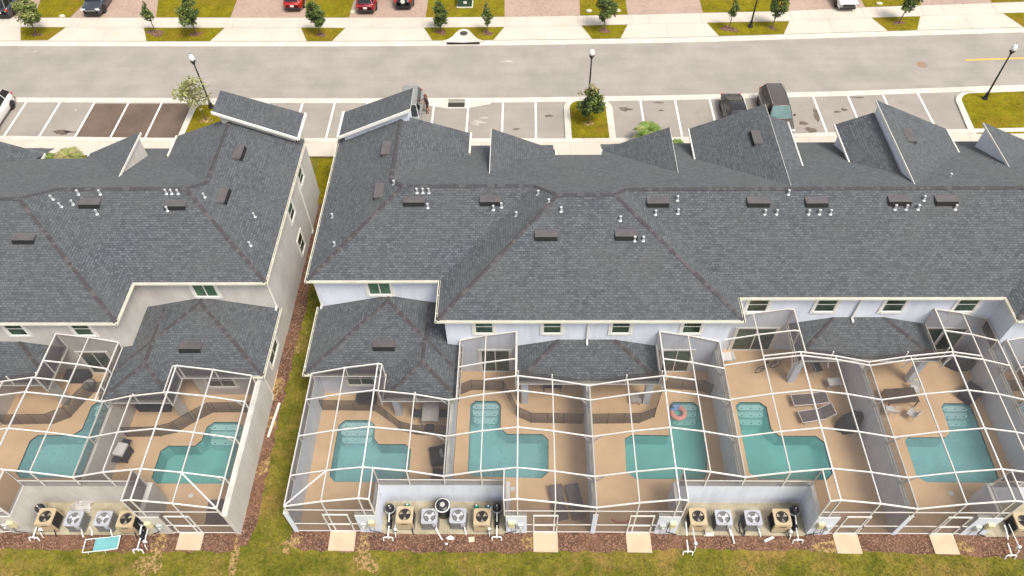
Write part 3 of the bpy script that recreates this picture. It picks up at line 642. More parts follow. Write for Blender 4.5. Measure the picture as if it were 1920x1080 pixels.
    # front half gables
    halfgable(b, -5.62, 7.1, -1.5, 19.0, 23.6, wallmat); halfgable(b, 5.75, 7.1, 1.6, 19.0, 23.65, wallmat)
    g3 = halfgable(b, 11.8, 8.02, 7.3, 17.0, 24.75, wallmat); halfgable(b, 11.86, 7.35, 13.58, 18.0, 24.7, wallmat)
    g4 = halfgable(b, 18.94, 7.96, 24.35, 17.0, 25.15, wallmat); halfgable(b, 18.9, 7.29, 16.73, 18.0, 24.75, wallmat)
    halfgable(b, 25.95, 6.78, 30, 19.8, 24.3, wallmat); halfgable(b, -20.3+60, 7.1, 36, 19.5, 23.6, wallmat)
    # rear low roofs
    r1 = hiproof(b, xl, -7.15, 7.9, 12.6, 2.72, 0.25)
    r2 = hiproof(b, -11.2, -7.153, 6.35, 12.3, 2.723, 0.25)
    r3 = hiproof(b, -3.92, 3.92, 7.45, 9.8, 2.72, 0.26); r4 = hiproof(b, 11.75, 19.5, 8.9, 11.35, 2.72, 0.25); r5 = hiproof(b, 26.6, 34.5, 7.45, 9.8, 2.72, 0.26)
    gutter(b, [((xl, 7.9), (-11.2, 7.9), (0, -1)), ((xl, 7.78), (xl, 12.6), (-1, 0)), ((-11.2, 6.35), (-7.15, 6.35), (0, -1)), ((-7.15, 6.23), (-7.15, 9.8), (1, 0)), ((-11.2, 6.23), (-11.2, 7.9), (-1, 0)),
               ((-3.92, 7.45), (3.92, 7.45), (0, -1)), ((-3.92, 7.33), (-3.92, 9.8), (-1, 0)), ((3.92, 7.33), (3.92, 9.8), (1, 0)), ((11.75, 8.9), (19.5, 8.9), (0, -1)), ((11.75, 8.78), (11.75, 11.35), (-1, 0)), ((19.5, 8.78), (19.5, 11.35), (1, 0)), ((26.6, 7.45), (34.5, 7.45), (0, -1)), ((26.6, 7.33), (26.6, 9.8), (-1, 0))], 2.72)
    for x, y in ((-10.75, 6.95), (-3.5, 7.75), (3.5, 7.75), (12.15, 9.2), (19.05, 9.2), (27, 7.75)):
        M().bx(x-0.19, x+0.19, y-0.19, y+0.19, 0, 2.58).build('column', wallmat, b)
    # windows
    windowpart(b, 'y-', 12.6, -12.55, -11.25, 3.95, 5.05, 1, False, glass='blind_glass')
    for a in (-6.25, -2.48, 1.3, 5.2): windowpart(b, 'y-', 9.8, a, a+1.0, 4.0, 5.22, 0, True, glass='window_glass')
    for a in (9.05, 12.85, 16.65, 20.65): windowpart(b, 'y-', 11.35, a, a+1.12, 3.92, 5.2, 0, True)
    windowpart(b, 'y-', 8.3, -13.7, -12.15, 0.95, 2.3, 1, True)
    for a0, a1, y in ((-6.05, -4.4, 9.8), (4.45, 6.15, 9.8), (9.0, 11.3, 11.35), (19.95, 22.3, 11.35)):
        windowpart(b, 'y-', y, a0, a1, 0.05, 2.25, 1, False, 0.16, sill=False)
    for y, z0, z1 in ((22.0, 3.8, 4.75), (18.75, 3.7, 4.75), (18.6, 0.75, 2.1)): windowpart(b, 'x-', -15.55, y, y+0.95, z0, z1, 0, True)
    windowpart(b, 'x-', -15.5, 9.6, 11.2, 1.0, 2.3, 1, True)
    for x, y, z0, z1 in ((0.0, 9.72, 3.4, 5.5), (15.2, 11.27, 3.4, 5.5), (-15.62, 12.7, 2.85, 5.5), (-15.6, 8.2, 0.1, 2.6), (-15.63, 21.5, 0.1, 5.5)):
        M().bx(x-0.05, x+0.05, y-0.05, y+0.05, z0, z1).bx(x-0.05, x+0.05, y-0.3, y+0.05, z0-0.1, z0).build('downspout', 'trim_white', b)
    # vents: read off the slopes of this row
    sg = -1 if A else 1
    def pl(nx, ny, d0):     # plane in world coordinates: z = d0 + nx*x + ny*y (row coordinates)
        return (Vector((-nx*sg, -ny, 1)), d0 - nx*sg*XF[1] - ny*XF[2])
    rear = lambda ye: pl(0, PI_, zE-PI_*ye); left = pl(PI_, 0, zE-PI_*xl); midl = pl(PI_, 0, zE-PI_*xa); midr = pl(-PI_, 0, zE+PI_*xb); frnt = pl(0, -PI_, zE+PI_*22.7)
    inv = lambda q: (sg*(q.x-XF[1]), q.y-XF[2], q.z)
    vr = Vector((0, 1, PI_)); nr = Vector((0, -PI_, 1)); vl = Vector((1, 0, PI_)); nl = Vector((-PI_, 0, 1))
    gp = pl(PI_, 0, 8.02-PI_*11.8); gq = pl(-PI_, 0, 7.96+PI_*18.94)
    if not A:
        V = [((777, 375), rear(y1), 0), ((920, 374), rear(y1), 0), ((1024, 439), rear(ym), 0), ((1174, 438), rear(ym), 0)] + [((x, 376.5 if x < 1600 else 373.5), rear(yr), 0) for x in (1233, 1421, 1530, 1685, 1773)] + [((726, 279), left, 1), ((713, 359), left, 1)]
        PV = [((x, 360), rear(y1)) for x in (782, 793, 804)] + [((802, 388), rear(y1)), ((925, 392), rear(y1)), ((940, 387), rear(y1)), ((739, 345), left), ((624, 407), left), ((628, 460), left), ((1009, 364), midl), ((1029, 380), midl), ((968, 404), midl), ((1052, 395), rear(ym)), ((1163, 412), rear(ym)), ((1190, 450), rear(ym)), ((1206, 450), rear(ym)), ((1270, 374), rear(yr)), ((1271, 399), rear(yr)), ((1229, 401), rear(yr)), ((1478, 363), rear(yr))] + [((x, 400), rear(yr)) for x in (1434, 1456, 1516, 1536, 1557)] + [((x, 391), rear(yr)) for x in (1678, 1699, 1721, 1791)] + [((1732, 374), rear(yr)), ((1781, 332), frnt), ((1657, 292), frnt)]
    else:
        V = [((170, 379), rear(y1), 0), ((330, 382), rear(y1), 0), ((47, 445), rear(ym), 0), ((446, 287), left, 1), ((416, 368), left, 1)]
        PV = [((x, 362), rear(y1)) for x in (312, 322, 334)] + [((147, 363), rear(y1)), ((188, 363), rear(y1)), ((314, 394), rear(y1)), ((137, 382), rear(y1)), ((182, 400), rear(y1)), ((98, 373), midl), ((114, 387), midl), ((383, 369), left), ((477, 406), left), ((469, 460), left)]
    for px, pln, side in V:
        q = inv(hit(px, pln)); vent(roof, q, vl.cross(nl) if side else (1, 0, 0), vl if side else vr, nl if side else nr)
    for px, pln in PV: pipevent(roof, inv(hit(px, pln))[:2] + (hit(px, pln).z-0.04,))
    vent(r1, (-11.46, 9.6, 2.72+0.25*1.7), (1, 0, 0), (0, 1, 0.25), (0, -0.25, 1))
    if not A:
        q = inv(hit((1420, 259), gp)); vent(g3, q, vl.cross(nl), vl, nl)
        q = inv(hit((1702, 255), gq)); vent(g4, q, (0, 1, 0), (-1, 0, PI_), (PI_, 0, 1))
    return b
XF[:] = [1, 0, 0]; row('white_stucco', 'long white stucco townhouse row with grey hip roofs, in the middle and on the right', False)
XF[:] = [-1, -33.93, -0.13]; row('beige_stucco', 'beige stucco townhouse row with grey hip roofs, at the left edge', True)
XF[:] = [1, 0, 0]

# ------------------------------------------------------------------ pool yards: decks, pools, walls, cages
def pool(label, outline, steps, wat, trims=(), depth=1.15):
    t = thing('swimming_pool', label, 'swimming pool', (sum(p[0] for p in outline)/len(outline), sum(p[1] for p in outline)/len(outline), 0))
    n = len(outline); ar = sum(outline[i][0]*outline[(i+1) % n][1]-outline[(i+1) % n][0]*outline[i][1] for i in range(n))
    o = outline if ar > 0 else outline[::-1]
    w = M(); w.add([(x, y, -depth) for x, y in o]+[(x, y, -0.14) for x, y in o], [[(i+1) % n, i, n+i, n+(i+1) % n] for i in range(n)])
    w.sheet([o], -depth); w.build('basin', 'pool_plaster', t)
    M().add([(x, y, -0.14) for x, y in o]+[(x, y, 0.004) for x, y in o], [[(i+1) % n, i, n+i, n+(i+1) % n] for i in range(n)]).build('tile_band', 'tile_band', t)
    for q, z in steps:
        s = M(); s.prism(q, -depth+0.01, z); st = s.build('step', 'pool_step', t)
        d = M(); k = len(q)
        for i in range(k):
            a, b = Vector((*q[i], z+0.006)), Vector((*q[(i+1) % k], z+0.006))
            d.ribbon([a, b], 0.035, 0.006)
        c = Vector((sum(p[0] for p in q)/k, sum(p[1] for p in q)/k)); xs_ = [p[0] for p in q]
        for f in (-0.33, 0, 0.33):
            x = c.x+f*(max(xs_)-min(xs_)); y = min(p[1] for p in q)+0.16
            d.bx(x-0.035, x+0.035, y-0.035, y+0.035, z+0.002, z+0.008)
        d.build('step_trim', 'tile_band', st)
    M().prism([(x+(0.0), y) for x, y in o], -depth+0.004, -0.10).build('water', wat, t)
    return t
DECKHOLES = []
def deck(outer, holes):
    M().sheet([outer]+holes, 0.0).build('pool_deck', 'deck_tan', kind='structure')
def stepset(x0, x1, ytop, c=0.3):
    """three steps at the shallow end, chamfered like the pool corner"""
    out = []
    for k, (d, z) in enumerate(((1.2, -0.62), (0.82, -0.40), (0.46, -0.20))):
        i = 0.06 + 0.05*(2-k); e = 0.2
        out.append(([(x0+i, ytop-c), (x0+i, ytop-d+e*0.8), (x0+i+e, ytop-d), (x1-i-e, ytop-d), (x1-i, ytop-d+e*0.8), (x1-i, ytop-c), (x1-c-i*0.3, ytop-0.04), (x0+c+i*0.3, ytop-0.04)], z))
    return out
ZS = [3.2, 3.8, 4.2, 3.8, 3.2]
def cage(label, xs, beams, purl, roofs, vx, vy, door, group='screened pool cages behind the rows', vplus=()):
    t = thing('pool_cage', label, 'pool cage', (sum(xs)/5, 3.5, 0), group)
    zp = lambda x: interp(list(zip(xs, ZS)), x)
    def prof(a, b): return [a] + [x for x in xs if a+0.02 < x < b-0.02] + [b]
    W_, H_ = 0.056, 0.08
    for y, a, b in beams: M().ribbon([(x, y, zp(x)) for x in prof(a, b)], W_, H_).build('beam', 'aluminium_white', t)
    for x, a, b in purl: M().ribbon([(x, a-0.02, zp(x)-0.008), (x, b+0.02, zp(x)-0.008)], W_, H_-0.004).build('purlin', 'aluminium_white', t)
    r = M()
    for xa, xb, ya, yb in roofs:
        q = prof(xa, xb)
        for c, d in zip(q, q[1:]): r.add([(c, ya, zp(c)+0.03), (d, ya, zp(d)+0.03), (d, yb, zp(d)+0.03), (c, yb, zp(c)+0.03)], [[0, 1, 2, 3]])
    r.build('roof_screen', 'cage_screen', t)
    def post(x, y, z0, z1, w=0.065): M().bx(x-w/2, x+w/2, y-w/2, y+w/2, z0, z1).build('post', 'aluminium_white', t)
    for y, a, b, zb in vx:
        q = prof(a, b)
        M().poly([(q[0], y, zb), (q[-1], y, zb)] + [(x, y, zp(x)-0.05) for x in q[::-1]]).build('side_screen', 'wall_screen', t)
        for x in q[1:-1]: post(x, y+0.004, zb, zp(x)-0.058)
        if zb < 0.5:
            for z in (0.06, 1.02, 2.78): M().ribbon([(a, y+0.002, z), (b, y+0.002, z)], 0.05, 0.06).build('rail', 'aluminium_white', t)
        else: M().ribbon([(a, y+0.002, max(zb+0.06, 2.78 if zb < 2.5 else zb+0.06)), (b, y+0.002, max(zb+0.06, 2.78 if zb < 2.5 else zb+0.06))], 0.05, 0.06).build('rail', 'aluminium_white', t)
    for x, a, b, zb in vy:
        M().poly([(x, a, zb), (x, b, zb), (x, b, zp(x)-0.05), (x, a, zp(x)-0.05)]).build('side_screen', 'wall_screen', t)
        M().ribbon([(x+0.002, a, zb+0.05), (x+0.002, b, zb+0.05)], 0.05, 0.06).build('rail', 'aluminium_white', t)
        ys = [yy for yy, *_ in beams if a-0.05 <= yy <= b+0.05]
        for yy in ys: post(x+0.003, yy+0.006, zb, zp(x)-0.058)
    for x, y, dx in vplus:      # knee braces from the wall posts up to the beams
        M().bar((x, y+0.01, 2.55), (x+dx, y+0.01, zp(x+dx)-0.06), 0.045).build('brace', 'aluminium_white', t)
    if door:
        a, b, y = door; d = M(); w = 0.06
        for q in ((a, a+w, 0.03, 2.3), (b-w, b, 0.03, 2.3), (a+w, b-w, 2.2, 2.3), (a+w, b-w, 0.98, 1.07), (a+w, b-w, 0.03, 0.14)): d.bx(q[0], q[1], y-0.06, y-0.012, q[2], q[3])
        dd = d.build('door', 'aluminium_white', t)
        M().bx(b-0.05, b-0.02, y-0.1, y-0.062, 1.02, 1.16).build('handle', 'lamp_black', dd)
    return t
def cmu(label, x0, x1, y0, y1, mat, h=2.33, cat='wall', group='walls between the pool decks'):
    t = thing('privacy_wall', label, cat, ((x0+x1)/2, (y0+y1)/2, 0), group)
    M().bx(x0, x1, y0, y1, -0.1, h).build('wall_body', mat, t)
    M().bx(x0-0.015, x1+0.015, y0-0.015, y1+0.015, h+0.001, h+0.05).build('coping', 'wall_cap', t)
    return t
def alcove(label, xa, xb, wa, wb, mat, fx=0):
    """U-shaped wall round the equipment, with a short wing at each front end carrying the meters"""
    t = thing('equipment_wall', label, 'wall', ((xa+xb)/2, 1.0, 0), 'walls round the equipment bays')
    h = 2.12; m = M()
    pts = [(xa-wa, -0.035), (xa, -0.035), (xa, 1.62), (xb, 1.62), (xb, -0.035), (xb+wb, -0.035), (xb+wb, 0.18), (xb+0.2, 0.18), (xb+0.2, 1.82), (xa-0.2, 1.82), (xa-0.2, 0.18), (xa-wa, 0.18)]
    m.prism(pts, -0.1, h); m.build('wall_body', mat, t)
    c = M(); c.prism(pts, h+0.002, h+0.02); c.build('coping', 'trim_white', t)
    M().bx(xa, xb, -0.12, 1.62, -0.1, -0.02).build('equipment_slab', 'alcove_floor', kind='structure')
    return t
def box_on_wing(xc, labels, side=1):
    """grey meter box and beige timer box on the front face of a wing wall"""
    a = thing('timer_box', labels[0], 'electrical box', (xc-0.22*side, -0.06, 1.2), 'beige timer boxes on the wing walls')
    M().bx(xc-0.22*side-0.16, xc-0.22*side+0.16, -0.2, -0.036, 1.05, 1.6).build('cabinet', 'box_beige', a, bevel=0.015); M().bx(xc-0.22*side-0.12, xc-0.22*side+0.12, -0.212, -0.201, 1.1, 1.55).build('door', 'box_beige', a)
    M().tube([(xc-0.22*side, -0.05, 1.05), (xc-0.22*side, -0.05, 0.2), (xc-0.22*side+0.1, -0.07, 0.0)], 0.022).build('conduit', 'box_grey', a)
    b = thing('meter_box', labels[1], 'electrical box', (xc+0.24*side, -0.06, 1.0), 'grey meter boxes on the wing walls')
    M().bx(xc+0.24*side-0.15, xc+0.24*side+0.15, -0.16, -0.036, 0.75, 1.25).build('cabinet', 'box_grey', b, bevel=0.012); M().lathe([(0.085, -0.001), (0.085, 0.05), (0.06, 0.08), (0.0, 0.085)], (xc+0.24*side, -0.245, 1.05), 14, 0, 'y').build('dial', 'galvanised', b)
    M().tube([(xc+0.24*side, -0.05, 0.75), (xc+0.24*side, -0.05, -0.05)], 0.02).build('conduit', 'box_grey', b)
    M().tube([(xc-0.05*side, -0.06, 1.15), (xc+0.0*side, -0.16, 0.5), (xc-0.42*side, -0.10, 0.12), (xc-0.62*side, -0.12, 0.02)], 0.022).build('cable', 'black_plastic', a)

def mesh_fence(label, pts, h=1.15):
    t = thing('pool_fence', label, 'fence', (pts[0][0], pts[0][1], 0), 'dark mesh pool fences')
    s = M(); s.add([(x, y, 0.03) for x, y in pts]+[(x, y, h) for x, y in pts], [[i, i+1, len(pts)+i+1, len(pts)+i] for i in range(len(pts)-1)]); s.build('mesh', 'fence_mesh', t)
    acc = 0; p = M(); last = None
    for (a, b), (c, d) in zip(pts, pts[1:]):
        L_ = math.hypot(c-a, d-b); k = 0.0
        while k < L_: x, y = a+(c-a)*k/L_, b+(d-b)*k/L_; M().tube([(x, y, 0), (x, y, h+0.03)], 0.016, 6).build('post', 'black_plastic', t); k += 0.92
    M().tube([(x, y, h) for x, y in pts], 0.014, 5).build('hem', 'black_plastic', t)
    return t

def build_unit1(A):
    """end unit: wide deck beside the grass strip"""
    wm = 'beige_stucco' if A else 'white_stucco'; rw = 'beige row' if A else 'white row'
    out = [(-14.17, 3.05), (-14.17, 6.15), (-13.82, 6.49), (-12.43, 6.49), (-12.07, 6.15), (-12.0, 5.32), (-11.7, 4.98), (-10.2, 4.98), (-9.85, 4.64), (-9.85, 3.05), (-10.2, 2.72), (-13.85, 2.72)]
    deck([(-15.4, 0.0), (-10.95, 0.0), (-10.95, 1.8), (-7.4, 1.8), (-7.4, 10), (-15.4, 10)], [out])
    pool('teal pool of the end house, %s, nearest the grass strip' % rw, out, stepset(-14.17, -12.07, 6.49), 'water_green' if A else 'water_blue')
    xs = [-15.25, -13.3, -11.43, -9.34, -7.55]
    cage('white framed screen cage over the end pool of the %s beside the grass strip' % rw, xs,
         [(0, -15.25, -10.95), (1.6, -15.25, -7.55), (3.8, -15.25, -7.55), (5.95, -15.25, -7.55), (7.6, -15.25, -11.25)],
         [(-15.25, 0, 7.6), (-13.3, 0, 7.6), (-11.43, 0, 7.6), (-11.22, 5.95, 7.6), (-10.95, 0, 1.6), (-9.34, 1.6, 5.95), (-7.55, 1.6, 5.95)],
         [(-15.25, -10.95, 0, 1.6), (-15.25, -7.55, 1.6, 5.95), (-15.25, -11.22, 5.95, 7.6)],
         [(0, -15.25, -10.95, 0.0), (1.6, -10.95, -7.55, 2.15), (6.1, -11.22, -7.55, 2.74), (7.68, -15.25, -11.22, 2.74)],
         [(-15.25, 0, 7.6, 2.36), (-10.95, 0, 1.6, 2.15), (-7.55, 1.6, 5.95, 2.36), (-11.22, 5.95, 7.6, 2.74)], (-13.58, -12.3, 0),
         vplus=[(-15.25, 1.6, 0.5), (-15.25, 3.8, 0.5), (-15.25, 5.95, 0.5), (-7.55, 3.8, -0.5), (-7.55, 5.95, -0.5)])
    cage_t = M().bar((-13.3, 1.58, 3.83), (-15.25, 0.02, 3.22), 0.06, 0.06).build('brace', 'aluminium_white', bpy.data.objects['pool_cage' if not A else 'pool_cage.001'] if False else LASTCAGE())
    cmu('outer garden wall of the %s facing the grass strip' % rw, -15.5, -15.28, -0.04, 8.28, wm)
    cmu('party wall between the end pool and the second pool of the %s' % rw, -7.65, -7.42, 1.84, 9.78, wm)
    mesh_fence('dark mesh fence bending behind the end pool of the %s' % rw, [(-15.2, 7.12), (-12.2, 7.08), (-11.3, 6.45), (-10.45, 5.78), (-9.6, 5.55), (-7.7, 5.5)])
def LASTCAGE(): return sorted([o for o in bpy.data.objects if o.name.startswith('pool_cage')], key=lambda o: o.name)[-1]
def build_unit2(nm, far=False, wat='water_blue'):
    out = [(-6.62, 3.3), (-6.67, 7.5), (-6.4, 7.77), (-5.15, 7.77), (-4.9, 7.5), (-4.88, 6.0), (-4.5, 5.63), (-2.5, 5.62), (-2.17, 5.27), (-2.22, 3.3), (-2.58, 2.98), (-6.35, 3.05)]
    deck([(-7.65, 1.8), (-4.5, 1.8), (-4.5, 0.0), (-0.1, 0.0), (-0.1, 10), (-7.65, 10)], [out])
    pool('teal pool with corner steps, %s' % nm, out, stepset(-6.67, -4.9, 7.77), wat)
    xs = [-7.55, -5.66, -3.85, -2.02, 0.0]
    cage('white framed screen cage over the pool %s' % nm, xs,
         [(0, -4.5, 0), (1.6, -7.55, 0), (3.8, -7.55, 0), (5.95, -7.55, 0), (6.85, -5.66, 0), (7.95, -7.15, -3.95), (9.74, -7.15, -3.95)],
         [(-7.15, 5.95, 9.74), (-5.66, 1.6, 9.74), (-3.85, 0, 6.85), (-3.97, 6.85, 9.74), (-2.02, 0, 6.85), (0, 0, 6.85), (-4.5, 0, 1.6)],
         [(-4.5, 0, 0, 1.6), (-7.55, 0, 1.6, 5.95), (-5.66, 0, 5.95, 6.85), (-7.15, -5.66, 5.95, 6.85), (-7.15, -3.97, 6.85, 9.74)],
         [(0, -4.5, 0, 0.0), (1.6, -7.55, -4.5, 2.15), (7.2, -3.97, 0, 2.74)],
         [(-4.5, 0, 1.6, 2.15), (-7.15, 6.3, 9.74, 2.74), (-3.97, 6.85, 9.74, 2.74), (0, 0, 6.85, 2.36)], (-3.08, -1.84, 0),
         vplus=[(0, 1.6, -0.5), (0, 3.8, -0.5), (0, 5.95, -0.5)])
    mesh_fence('dark mesh fence wrapped behind the pool %s' % nm, [(-7.35, 8.12), (-6.62, 8.48), (-4.76, 8.43), (-4.36, 7.67), (-3.96, 6.74), (-3.14, 6.33), (-0.2, 6.27)])

XF[:] = [1, 0, 0]
build_unit1(False); build_unit2('second from the left in the white row')
cmu('party wall between the second and third pools of the white row', -0.12, 0.12, -0.04, 9.78, 'white_stucco')
# unit 3
o3 = [(6.54, 4.2), (6.57, 7.39), (6.27, 7.71), (5.07, 7.71), (4.86, 7.47), (4.6, 5.57), (2.52, 5.6), (2.1, 5.35), (2.03, 3.38), (2.5, 2.95), (6.17, 2.95), (6.36, 3.23)]
deck([(0.1, 0), (4.25, 0), (4.25, 1.8), (7.6, 1.8), (7.6, 10), (0.1, 10)], [o3])
pool('green teal pool with a swim ring on its steps, third in the white row', o3, stepset(4.88, 6.56, 7.71), 'water_green')
x3 = [0.0, 2.0, 3.85, 5.6, 7.45]
cage('white framed screen cage over the pool holding the swim ring', x3,
     [(0, 0, 4.25), (1.6, 0, 7.45), (3.8, 0, 7.45), (5.95, 0, 7.45), (6.85, 0, 5.6), (7.95, 3.95, 7.45), (9.74, 3.95, 7.45)],
     [(2.0, 0, 6.85), (3.85, 0, 6.85), (3.97, 6.85, 9.74), (5.6, 1.6, 9.74), (7.45, 1.6, 9.74), (4.25, 0, 1.6)],
     [(0, 4.25, 0, 1.6), (0, 7.45, 1.6, 6.85), (3.97, 7.45, 6.85, 9.74)],
     [(0, 0, 4.25, 0.0), (1.6, 4.25, 7.45, 2.15), (7.2, 0, 3.97, 2.74)], [(4.25, 0, 1.6, 2.15), (3.97, 6.85, 9.74, 2.74), (7.45, 1.6, 9.74, 2.36)], (1.72, 2.93, 0),
     vplus=[(0, 1.6, 0.5), (0, 3.8, 0.5), (7.45, 3.8, -0.5), (7.45, 5.95, -0.5), (7.45, 7.95, -0.5)])
cmu('party wall between the third and fourth pools of the white row', 7.35, 7.6, 1.84, 9.78, 'white_stucco')
mesh_fence('dark mesh fence wrapped behind the pool with the swim ring', [(0.25, 6.27), (3.0, 6.32), (3.89, 6.71), (4.44, 8.19), (4.75, 8.59), (6.83, 8.44), (7.3, 8.14)])
# unit 4
o4 = [(8.67, 3.35), (8.67, 7.5), (8.93, 7.71), (10.08, 7.71), (10.41, 7.4), (10.4, 5.96), (10.75, 5.56), (12.8, 5.56), (13.2, 5.15), (13.15, 3.28), (12.76, 2.93), (9.12, 2.95)]
deck([(7.6, 1.8), (10.95, 1.8), (10.95, 0), (15.3, 0), (15.3, 11.4), (7.6, 11.4)], [o4])
pool('green teal pool beside the two grey loungers, fourth in the white row', o4, stepset(8.67, 10.41, 7.71), 'water_green')
x4 = [7.45, 9.5, 11.4, 13.4, 15.4]
cage('white framed screen cage over the deck with two grey loungers', x4,
     [(0, 10.95, 15.4), (1.6, 7.45, 15.4), (3.8, 7.45, 15.4), (6.0, 7.45, 15.4), (8.15, 7.45, 15.4), (8.38, 9.5, 15.4), (9.8, 7.7, 11.72), (11.28, 7.9, 11.72)],
     [(9.5, 1.6, 11.28), (11.4, 0, 8.38), (11.7, 8.38, 11.28), (10.95, 0, 1.6), (13.4, 0, 8.38), (15.4, 0, 8.38)],
     [(10.95, 15.4, 0, 1.6), (7.45, 15.4, 1.6, 8.38), (7.9, 11.7, 8.38, 11.28)],
     [(0, 10.95, 15.4, 0.0), (1.6, 7.45, 10.95, 2.15), (8.7, 11.7, 15.4, 2.74)], [(10.95, 0, 1.6, 2.15), (11.7, 8.38, 11.28, 2.74), (15.4, 0, 8.38, 2.36)], (12.32, 13.52, 0),
     vplus=[(15.4, 1.6, -0.5), (15.4, 3.8, -0.5), (15.4, 6.0, -0.5), (11.4, 8.42, -0.4), (13.4, 8.42, -0.4)])
cmu('party wall between the fourth and fifth pools of the white row', 15.28, 15.52, -0.04, 11.33, 'white_stucco')
# unit 5
o5 = [(17.62, 3.1), (17.64, 5.25), (17.85, 5.48), (19.97, 5.49), (20.32, 5.83), (20.38, 7.42), (20.6, 7.66), (21.83, 7.66), (22.1, 7.4), (21.95, 3.05), (21.5, 2.8), (18.05, 2.82)]
deck([(15.5, 0), (20.0, 0), (20.0, 1.8), (22.9, 1.8), (22.9, 11.4), (15.5, 11.4)], [o5])
pool('teal pool beside the brown table and white chairs, fifth in the white row', o5, stepset(20.38, 22.05, 7.66), 'water_blue')
x5 = [15.4, 17.45, 19.5, 21.25, 22.95]
cage('white framed screen cage over the deck with the brown table', x5,
     [(0, 15.4, 20.0), (1.6, 15.4, 22.95), (3.8, 15.4, 22.95), (6.0, 15.4, 22.95), (8.15, 15.4, 22.95), (8.38, 15.4, 21.25), (9.8, 19.55, 22.95), (11.28, 19.55, 22.95)],
     [(17.45, 0, 8.38), (19.5, 0, 8.38), (19.58, 8.38, 11.28), (20.0, 0, 1.6), (21.25, 1.6, 11.28), (22.95, 1.6, 11.28)],
     [(15.4, 20.0, 0, 1.6), (15.4, 22.95, 1.6, 8.38), (19.58, 22.95, 8.38, 11.28)],
     [(0, 15.4, 20.0, 0.0), (1.6, 20.0, 22.95, 2.15), (8.7, 15.4, 19.58, 2.74)], [(20.0, 0, 1.6, 2.15), (19.58, 8.38, 11.28, 2.74), (22.95, 1.6, 11.28, 2.36)], (17.22, 18.4, 0),
     vplus=[(15.4, 1.6, 0.5), (15.4, 3.8, 0.5), (17.45, 8.42, 0.4), (19.5, 8.42, 0.4), (22.95, 3.8, -0.5), (22.95, 8.15, -0.5)])
cmu('party wall at the right of the fifth pool of the white row', 22.83, 23.07, 1.84, 9.78, 'white_stucco')
alcove('white equipment bay wall holding the tall black heater', -10.95, -4.45, 1.05, 1.05, 'white_stucco')
alcove('white equipment bay wall below the fourth pool', 4.25, 10.95, 1.1, 1.1, 'white_stucco')
alcove('white equipment bay wall cut by the right edge', 20.0, 26.05, 1.25, 1.05, 'white_stucco')
box_on_wing(-11.45, ('beige timer box left of the bay with the black heater', 'grey meter box left of the bay with the black heater'), -1)
box_on_wing(-3.95, ('beige timer box right of the bay with the black heater', 'grey meter box right of the bay with the black heater'), 1)
box_on_wing(3.7, ('beige timer box left of the bay below the fourth pool', 'grey meter box left of the bay below the fourth pool'), -1)
box_on_wing(11.5, ('beige timer box right of the bay below the fourth pool', 'grey meter box right of the bay below the fourth pool'), 1)
box_on_wing(19.4, ('beige timer box at the bay cut by the right edge', 'grey meter box at the bay cut by the right edge'), -1)
XF[:] = [1, 30.55, 0]; build_unit2('at the right edge of the white row')
XF[:] = [-1, -33.80, -0.13]
build_unit1(True); build_unit2('at the left edge of the beige row')
cmu('party wall at the far left of the beige row', -0.12, 0.12, 0.0, 9.78, 'beige_stucco')
alcove('beige equipment bay wall behind the turquoise lounger', -10.95, -4.5, 1.05, 1.05, 'beige_stucco')
box_on_wing(-11.45, ('beige timer box on the beige wall left of the end door', 'grey meter box on the beige wall left of the end door'), -1)
box_on_wing(-3.95, ('beige timer box on the beige wall at the left edge', 'grey meter box on the beige wall at the left edge'), 1)
XF[:] = [1, 0, 0]

# ------------------------------------------------------------------ equipment bays
def roundsq(w, d, r, n=5):
    o = []
    for cx, cy, a in ((w/2-r, d/2-r, 0), (-w/2+r, d/2-r, 90), (-w/2+r, -d/2+r, 180), (w/2-r, -d/2+r, 270)):
        for k in range(n): t = R(a+90*k/(n-1)); o.append((cx+r*math.cos(t), cy+r*math.sin(t)))
    return o
def plate_with_hole(m, outl, z, r, th, n=32, mi=0):
    def ray(t):
        c, s_ = math.cos(t), math.sin(t); best = 0
        for (a, b), (e, f) in zip(outl, outl[1:]+outl[:1]):
            den = c*(f-b)-s_*(e-a)
            if abs(den) < 1e-9: continue
            u = (a*(f-b)-b*(e-a))/den; v = (a*s_-b*c)/den
            if u > 0 and -1e-6 <= v <= 1+1e-6: best = max(best, u)
        return best
    ang = sorted(set([2*math.pi*k/n for k in range(n)] + [math.atan2(b, a) % (2*math.pi) for a, b in outl])); N = len(ang); v = []
    for t in ang: q = ray(t); v += [(r*math.cos(t), r*math.sin(t), z), (q*math.cos(t), q*math.sin(t), z), (q*math.cos(t), q*math.sin(t), z-th), (r*math.cos(t), r*math.sin(t), z-th)]
    f = []
    for k in range(N):
        a, b = 4*k, 4*((k+1) % N); f += [[a, a+1, b+1, b], [a+1, a+2, b+2, b+1], [b, b+3, a+3, a]]
    m.add(v, f, mi)
